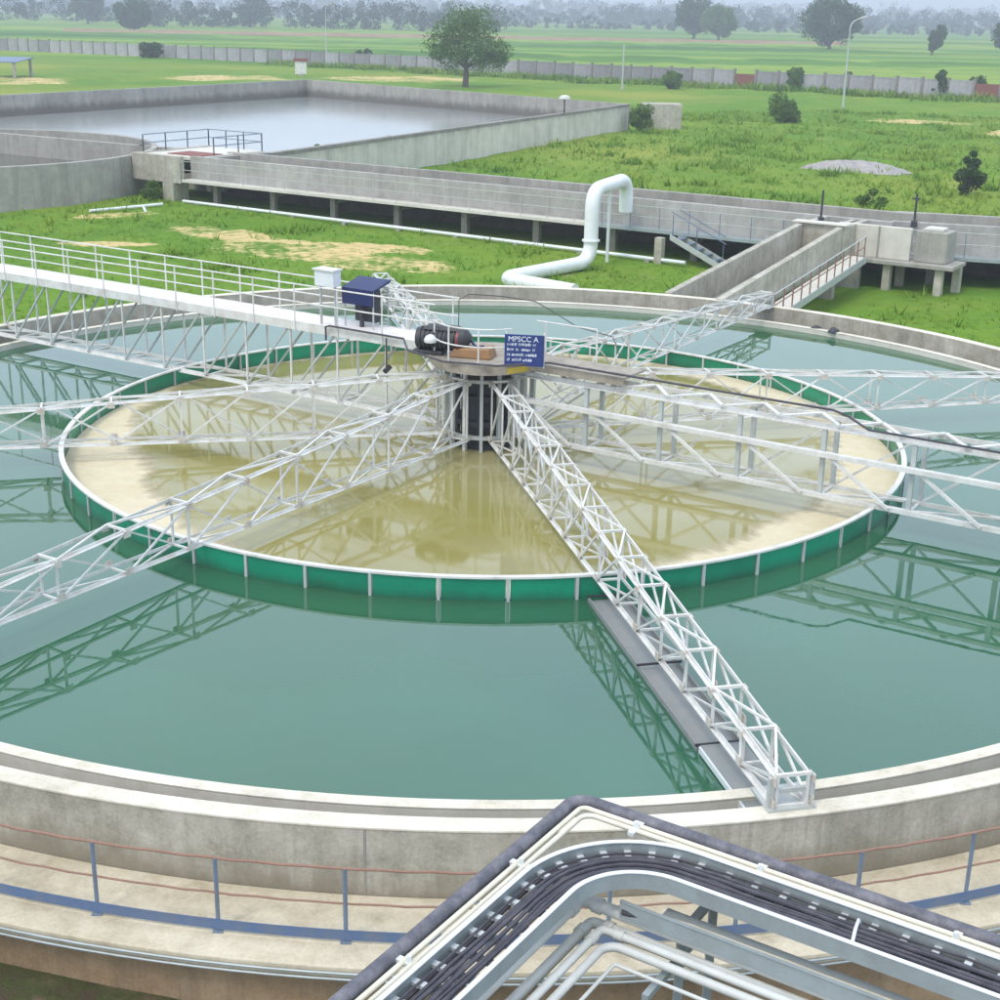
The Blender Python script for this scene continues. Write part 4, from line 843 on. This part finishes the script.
MB().tube([(0, 0, 0), (0, 0, 0.95)], 0.05, 8).build('post', 'dark', pl); MB().tube([(0, 0, 0.95), (0, 0, 1.02), (0, 0, 1.2), (0, 0, 1.27)], [0.2, 0.42, 0.36, 0.1], 12).build('lamp_shade', 'white', pl, True)
sh = thing('blue_shed', 'open shed with a blue sheet roof at the left frame edge', 'shed', (-61.5, 153.3, GZ), R(-10))
MB().hexa([(-4.5, -2.4, 1.9), (3.0, -2.4, 1.9), (3.0, 2.2, 2.3), (-4.5, 2.2, 2.3), (-4.5, -2.4, 1.98), (3.0, -2.4, 1.98), (3.0, 2.2, 2.4), (-4.5, 2.2, 2.4)]).build('roof', 'blue', sh)
for x in (-4.3, 2.6):
    for y in (-2.1, 1.9): MB().box(x - 0.14, x + 0.14, y - 0.14, y + 0.14, -0.3, 1.9 + (y + 2.4) * 0.087).build('post', 'conc_old', sh)
bx = thing('notice_box', 'small white notice box with red top standing behind the pond corner', 'box', (-28.0, 172, GZ))
MB().box(-0.75, 0.75, -0.25, 0.25, 0.3, 1.9).build('body', 'white', bx); MB().box(-0.95, 0.95, -0.35, 0.35, 1.902, 2.3).build('top', 'brick', bx); MB().box(-0.3, 0.3, -0.2, 0.2, -0.3, 0.298).build('foot', 'conc', bx)
# gravel heap
g = MB(); nn, mm = 40, 14
for j in range(mm + 1):
    v_ = j / mm
    for i in range(nn):
        a = 2 * math.pi * i / nn; rr = 1 - v_
        z = 1.9 * (1 - (1 - v_) ** 1.7) * (0.85 + 0.22 * math.sin(2 * a + 1) * (1 - v_) + 0.1 * math.sin(5 * a) * (1 - v_)) + rng.normal(0, 0.045) * (1 if j else 0)
        g.v.append((rr * 3.3 * math.cos(a) * (1 + 0.14 * math.sin(3 * a) + 0.07 * math.sin(7 * a)) + 0.7 * v_ * -1, rr * 2.0 * math.sin(a) * (1 + 0.12 * math.sin(5 * a)), z * 0.46))
for j in range(mm):
    for i in range(nn): g.f.append((j * nn + i, j * nn + (i + 1) % nn, (j + 1) * nn + (i + 1) % nn, (j + 1) * nn + i))
o = g.build('gravel_heap', 'gravel'); o.location = (21.3, 62.0, GZ - 0.05); tag(o, 'low heap of grey gravel on the meadow behind the sump', 'gravel heap')
# stones at the foot of the walkway
for k, (x, y, s) in enumerate(((-2.9, -16.2, 0.16), (-2.55, -16.3, 0.11), (-3.25, -16.25, 0.09), (-2.3, -16.15, 0.07))):
    ph = rng.uniform(0, 6, 6); b = MB(); vs = []; fs = []
    for j in range(6):
        th = math.pi * j / 5
        for i in range(8):
            a = 2 * math.pi * i / 8; rr = s * (1 + 0.2 * math.sin(2 * a + ph[0] + j) + 0.15 * math.sin(3 * a + ph[1] * j)); vs.append((rr * math.sin(th) * math.cos(a), rr * math.sin(th) * math.sin(a) * 0.8, rr * 0.7 * math.cos(th)))
    fs = [(j * 8 + i, (j + 1) * 8 + i, (j + 1) * 8 + (i + 1) % 8, j * 8 + (i + 1) % 8) for j in range(5) for i in range(8)]
    b.add(vs, fs); o = b.build('stone', 'earth', smooth=True); o.location = (x, y, hgt(x, y) + s * 0.4)
    tag(o, ['largest reddish stone at the foot of the walkway wall', 'second reddish stone right of the largest at the walkway foot', 'small reddish stone left of the largest at the walkway foot', 'smallest reddish stone at the walkway foot'][k], 'stone', 'stones at the walkway foot')

# ------------------------------------------------------------------ trees and bushes
def leaves(cen, rad, per, size, flat=0.85):
    """cen: clump centres (k,3), rad: clump radii; returns leaf quads"""
    vs = []; 
    k = len(cen); c = np.repeat(cen, per, 0); r = np.repeat(rad, per)
    d = rng.normal(size=(k * per, 3)); d /= np.linalg.norm(d, axis=1)[:, None]; q = c + d * (r * rng.uniform(0.35, 1.0, k * per) ** 0.6)[:, None] * np.array([1, 1, flat])
    n = rng.normal(size=q.shape) + d * 0.7 + np.array([0, 0, 0.5]); n /= np.linalg.norm(n, axis=1)[:, None]
    u = np.cross(n, rng.normal(size=q.shape)); u /= np.linalg.norm(u, axis=1)[:, None]; w = np.cross(n, u)
    s = (size * rng.uniform(0.6, 1.4, k * per))[:, None]
    V = np.stack([q - u * s, q + w * s * 0.55, q + u * s, q - w * s * 0.55], 1).reshape(-1, 3)
    F = np.arange(len(V)).reshape(-1, 4); return V, F
def np_mesh(name, V, F, mat, parent=None):
    me = bpy.data.meshes.new(name); me.from_pydata(V.tolist(), [], F.tolist()); me.materials.append(MT[mat]); me.update()
    o = bpy.data.objects.new(name, me); col.objects.link(o); o.parent = parent; return o
def crown_clumps(k, rx, rz, zc, low=-0.6):
    out = []
    while len(out) < k:
        p = rng.normal(size=3); p /= np.linalg.norm(p); p *= rng.uniform(0.45, 1.0) ** 0.5
        if p[2] < low: continue
        out.append((p[0] * rx, p[1] * rx, zc + p[2] * rz))
    return np.array(out)
def tree(name, label, x, y, h, w, trunk, mat='leaf', clumps=34, per=110, size=0.2, group='trees', cen=None, lean=0.0, z0=None):
    t = thing(name, label, 'tree', (x, y, GZ if z0 is None else z0), 0, group)
    zc = trunk + (h - trunk) * 0.5; rz = (h - trunk) * 0.5 * 0.82; rx = w / 2 * 0.80
    c = crown_clumps(clumps, rx, rz, zc, -0.95) if cen is None else cen
    c[:, 0] += lean * (c[:, 2] / h)
    rad = rng.uniform(0.16, 0.30, len(c)) * min(w, h)
    V, F = leaves(c, rad * 0.75, per, size); np_mesh('crown', V, F, mat, t)
    b = MB(); b.tube([(0, 0, -0.3), (0.05 * w * 0.3, 0, trunk * 0.6), (lean * 0.4, 0.03 * w, trunk + rz * 0.6)], [0.045 * h, 0.034 * h, 0.018 * h], 8)
    for q in c[:: max(1, len(c) // 9)]: b.tube([(0, 0, trunk * 0.85), tuple((np.array([0, 0, trunk]) * 0.5 + q * 0.5) + np.array([0, 0, 0.1])), tuple(q)], [0.02 * h, 0.012 * h, 0.005 * h], 5)
    b.build('trunk', 'bark', t); return t
# the lone tree behind the pond, its crown built up from uneven boughs
lone = np.array([(-3.2, 0, 5.4), (-3.6, .5, 4.0), (-2.6, -.6, 6.6), (-1.8, .3, 7.4), (-.6, -.4, 8.1), (.8, .3, 8.3), (1.8, -.3, 7.9), (2.6, .4, 7.0), (-1.5, .8, 5.8), (0, -.9, 6.4), (1.4, .7, 6.2), (-2.6, -.9, 4.4), (-.9, 1, 4.4), (.6, -1, 4.9), (2.0, -.9, 5.2), (3.2, .2, 4.6), (4.1, -.3, 4.8), (4.7, .3, 4.2), (4.0, .4, 3.4), (3.3, -.4, 2.9), (2.3, .4, 3.6), (-2.0, 0, 3.2), (-1.0, -.5, 3.5), (1.2, .2, 3.6), (-.2, 1.3, 7.2), (4.5, 0, 3.4), (-3.8, -.3, 4.9)])
tree('lone_tree', 'lone leafy tree with short trunk just behind the pond wall', -5.4, 152.6, 9.2, 9.4, 2.6, 'leaf', per=330, size=0.16, group=None or 'field trees', cen=lone * np.array([0.92, 1, 0.98]))
FT = [('big dark broad tree in the right-hand field beyond the lamp', 88.3, 392, 14.5, 18.5, 2.2, 'leaf_dark', 46, 0.42), ('dark tall tree behind the pale one in the far field', 66.0, 522, 15.5, 14, 2.5, 'leaf_dark', 36, 0.5), ('pale green tree in front of a dark one in the far field', 72.0, 500, 11.5, 14, 3.0, 'leaf', 34, 0.5),
      ('small slanting tree alone in the right-hand field', 105.5, 350, 7.6, 4.6, 1.0, 'leaf_dark', 18, 0.3), ('small tree at the right frame edge in the far field', 127, 362, 9.5, 6, 1.5, 'leaf_dark', 20, 0.3),
      ('rounded greyish tree behind the boundary wall at the upper left', -126, 470, 10, 14, 1.5, 'leaf_dark', 34, 0.5), ('dark tree at the top left in the far field', -178, 600, 16, 15, 3, 'leaf_dark', 30, 0.6), ('dark tree right of it at the top left of the far field', -112, 620, 17, 14, 3, 'leaf_dark', 30, 0.6)]
for i, (lb, x, y, h, w, tk, mt, cl, sz) in enumerate(FT):
    tree('field_tree', lb, x, y, h, w, tk * 0.45, mt, cl + 14, 170, sz * 0.85, 'field trees', lean=(1.8 if i == 3 else 0.0))
def bush(label, x, y, h, w, mat='leaf', clumps=14, per=80, size=0.1, ragged=0.0):
    t = thing('bush', label, 'bush', (x, y, hgt(x, y)), 0, 'bushes in the meadow')
    c = crown_clumps(clumps, w / 2 * 0.8, h * 0.42, h * 0.5, -0.9); c[:, 2] *= 1 + ragged * rng.uniform(-0.3, 0.3, len(c))
    V, F = leaves(c, rng.uniform(0.12, 0.28, len(c)) * min(w, h * 1.2), per, size); np_mesh('foliage', V, F, mat, t)
    b = MB()
    for q in c[::2]: b.tube([(q[0] * 0.15, q[1] * 0.15, -0.1), tuple(q * 0.55), tuple(q)], [0.03 * h ** 0.5, 0.02 * h ** 0.5, 0.008], 5)
    b.build('stems', 'bark', t)
BU = [('spreading dark bush in the middle of the right meadow', 24.4, 102.5, 2.3, 3.6, 'leaf', 20, .12), ('upright dark bush near the right frame edge', 24.9, 51.3, 2.3, 1.7, 'leaf_dark', 16, .08), ('round bush growing at the outer corner of the pond', 10.6, 90.2, 2.2, 1.9, 'leaf', 16, .1),
      ('low round bush behind the channel by the sump', 18.2, 44.6, 0.9, 1.7, 'leaf', 12, .07), ('dark round bush in front of the boundary wall at the upper left', -60, 222, 2.6, 5.4, 'leaf_dark', 16, .18), ('dark bush at the boundary wall left of the lone tree', -22.9, 207, 3.0, 4.4, 'leaf_dark', 16, .18),
      ('bush at the boundary wall below the pale field tree', 20.5, 158, 2.2, 3.4, 'leaf', 14, .14), ('bush at the boundary wall right of the brick panel', 35.4, 157, 3.0, 2.4, 'leaf', 14, .14), ('wide bush at the boundary wall behind the street lamp', 41.0, 155, 2.6, 3.4, 'leaf_dark', 14, .14),
      ('dark bush at the boundary wall near the right corner', 50.6, 147, 3.0, 2.6, 'leaf_dark', 14, .14), ('last dark bush at the boundary wall beside the right brick panel', 54.2, 146.8, 2.6, 3.2, 'leaf_dark', 14, .14), ('dark bush at the left frame edge beyond the shed', -92, 232, 3.5, 6, 'leaf_dark', 14, .18),
      ('low weeds along the pond wall in the meadow', -6.8, 71.5, 0.9, 3.2, 'leaf', 14, .09), ('low weeds against the stained pond wall nearer the channel', -11.0, 62.0, 0.8, 2.6, 'leaf', 12, .09), ('weeds at the chamber leg below the railed platform', -16.6, 42.4, 0.8, 1.6, 'leaf', 10, .06),
      ('low weed clump at the foot of the sump columns', 13.6, 27.5, 0.7, 1.8, 'leaf', 12, .06)]
for (lb, x, y, h, w, mt, cl, sz) in BU: bush(lb, x, y, h, w, mt, cl + 4, 190, sz * 0.95, 1.0)
# far-off tree belts that read as one mass
Vs, Fs, off = [], [], 0
def belt(x0, x1, y0, dy, cnt, h0, h1, clumps, per, size):
    global off
    for i in range(cnt):
        x = x0 + (x1 - x0) * (i + rng.uniform(-0.6, 0.6)) / cnt; y = y0 + rng.normal(0, dy); h = rng.uniform(h0, h1); w = h * rng.uniform(0.7, 1.2)
        c = crown_clumps(clumps, w * 0.52, h * 0.46, h * 0.48, -0.98); V, F = leaves(c, rng.uniform(0.14, 0.26, len(c)) * h, per, size); V = V + np.array([x, y, GZ])
        Vs.append(V); Fs.append(F + off); off += len(V)
belt(-150, 0, 590, 14, 44, 6, 13, 11, 34, 0.55)
belt(-420, -160, 640, 20, 40, 6, 14, 11, 34, 0.55)
belt(-60, 300, 760, 20, 70, 3, 7, 9, 24, 0.6)
belt(60, 420, 960, 30, 110, 6, 15, 10, 26, 0.8)
belt(-520, 160, 1050, 30, 170, 6, 14, 9, 24, 0.85)
belt(-800, 900, 1550, 50, 300, 10, 22, 9, 20, 1.5)
belt(-1500, 1600, 2600, 60, 300, 16, 34, 9, 16, 3.0)
tag(np_mesh('far_wood', np.concatenate(Vs), np.concatenate(Fs), 'leaf_far'), 'far-off belts of trees along the hazy horizon', 'wood', kind='stuff')
# grass
def inpond(p):
    s = p[:, 0] * E1.x + p[:, 1] * E1.y; n = p[:, 0] * E2.x + p[:, 1] * E2.y
    return (n > 26.6) & (n < 34) & (s > -38) & (s < 24) | (s < -34) & (n > 30) & (n < 93) & (s > -84) & (s < -33.5 - (n - 31) * 0.13) | (np.hypot(p[:, 0] - BC[0], p[:, 1] - BC[1]) < 11.3) | (np.hypot(p[:, 0], p[:, 1]) < 15.9) | ((s > -3.8) & (s < -0.2) & (n < 28))
pts = []
q = np.c_[rng.uniform(-30, 26, 30000), rng.uniform(12, 45, 30000)]; pts.append(np.c_[q, rng.uniform(0.06, 0.15, len(q))])
q = np.c_[rng.uniform(-20, 48, 36000), rng.uniform(40, 118, 36000)]; pts.append(np.c_[q, rng.uniform(0.08, 0.24, len(q))])
for i_ in range(420):    # taller weed clumps scattered over the meadow and yard
    far_ = i_ > 90; cx_, cy_ = (rng.uniform(-18, 46), rng.uniform(42, 116)) if far_ else (rng.uniform(-28, 22), rng.uniform(15, 42)); k_ = int(rng.integers(10, 34)); sp_ = rng.uniform(0.25, 1.3)
    pts.append(np.c_[rng.normal(cx_, sp_, k_), rng.normal(cy_, sp_, k_), rng.uniform(0.2, 0.55 if far_ else 0.38, k_)])
for i_ in range(5200):   # rank grass along the boundary wall
    q_ = bwA + bd * rng.uniform(120, bl) - Vector((-bd.y, bd.x, 0)) * abs(rng.normal(0, 2.2)); pts.append(np.array([[q_.x, q_.y, rng.uniform(0.3, 1.0)]]))
P = np.concatenate(pts); keep = ~inpond(P)
for (x, y, rx, ry, a) in PATCH:
    ca, sa = math.cos(R(a)), math.sin(R(a)); dx, dy = P[:, 0] - x, P[:, 1] - y
    keep &= (((dx * ca + dy * sa) / rx) ** 2 + ((dy * ca - dx * sa) / ry) ** 2 > 0.62) | (rng.uniform(size=len(P)) < 0.12)
cl = np.sin(P[:, 0] * 0.9 + np.sin(P[:, 1] * 0.6)) * np.sin(P[:, 1] * 0.7 + 1.2 * np.sin(P[:, 0] * 0.4)); keep &= rng.uniform(-1, 1.2, len(P)) > -cl * 0.8
P = P[keep]; nb_ = 5; Z = np.array([hgt(x, y) for x, y in P[:, :2]])
B = np.repeat(np.c_[P[:, :2], Z], nb_, 0); Hh = np.repeat(P[:, 2], nb_) * rng.uniform(0.6, 1.2, len(B)); a = rng.uniform(0, 6.283, len(B)); d = np.c_[np.cos(a), np.sin(a), 0 * a]; e = np.c_[-np.sin(a), np.cos(a), 0 * a]
base = B + d * (Hh * 0.35)[:, None] * rng.uniform(0, 1, len(B))[:, None]; tip = base + d * (Hh * rng.uniform(0.5, 1.6, len(B)))[:, None] + np.c_[0 * a, 0 * a, Hh]; wd = (Hh * 0.13)[:, None]
V = np.stack([base - e * wd - [0, 0, 0.03], base + e * wd - [0, 0, 0.03], tip], 1).reshape(-1, 3); F = np.arange(len(V)).reshape(-1, 3)
tag(np_mesh('grass', V, F, 'grass'), 'tufted green grass of the yard and meadow', 'grass', kind='stuff')

# ------------------------------------------------------------------ haze
hz = MB().box(-3300, 3300, -90, 3700, -3.2, 44).build('haze', 'conc')
M = bpy.data.materials.new('haze_air'); M.use_nodes = True; t = M.node_tree; t.nodes.clear()
out = t.nodes.new('ShaderNodeOutputMaterial'); pv = t.nodes.new('ShaderNodeVolumePrincipled'); pv.inputs['Color'].default_value = (0.84, 0.91, 0.98, 1); pv.inputs['Density'].default_value = 0.00085
t.links.new(pv.outputs[0], out.inputs['Volume']); hz.data.materials.clear(); hz.data.materials.append(M)
tag(hz, 'pale humid haze over the plant and fields', 'haze', kind='stuff')
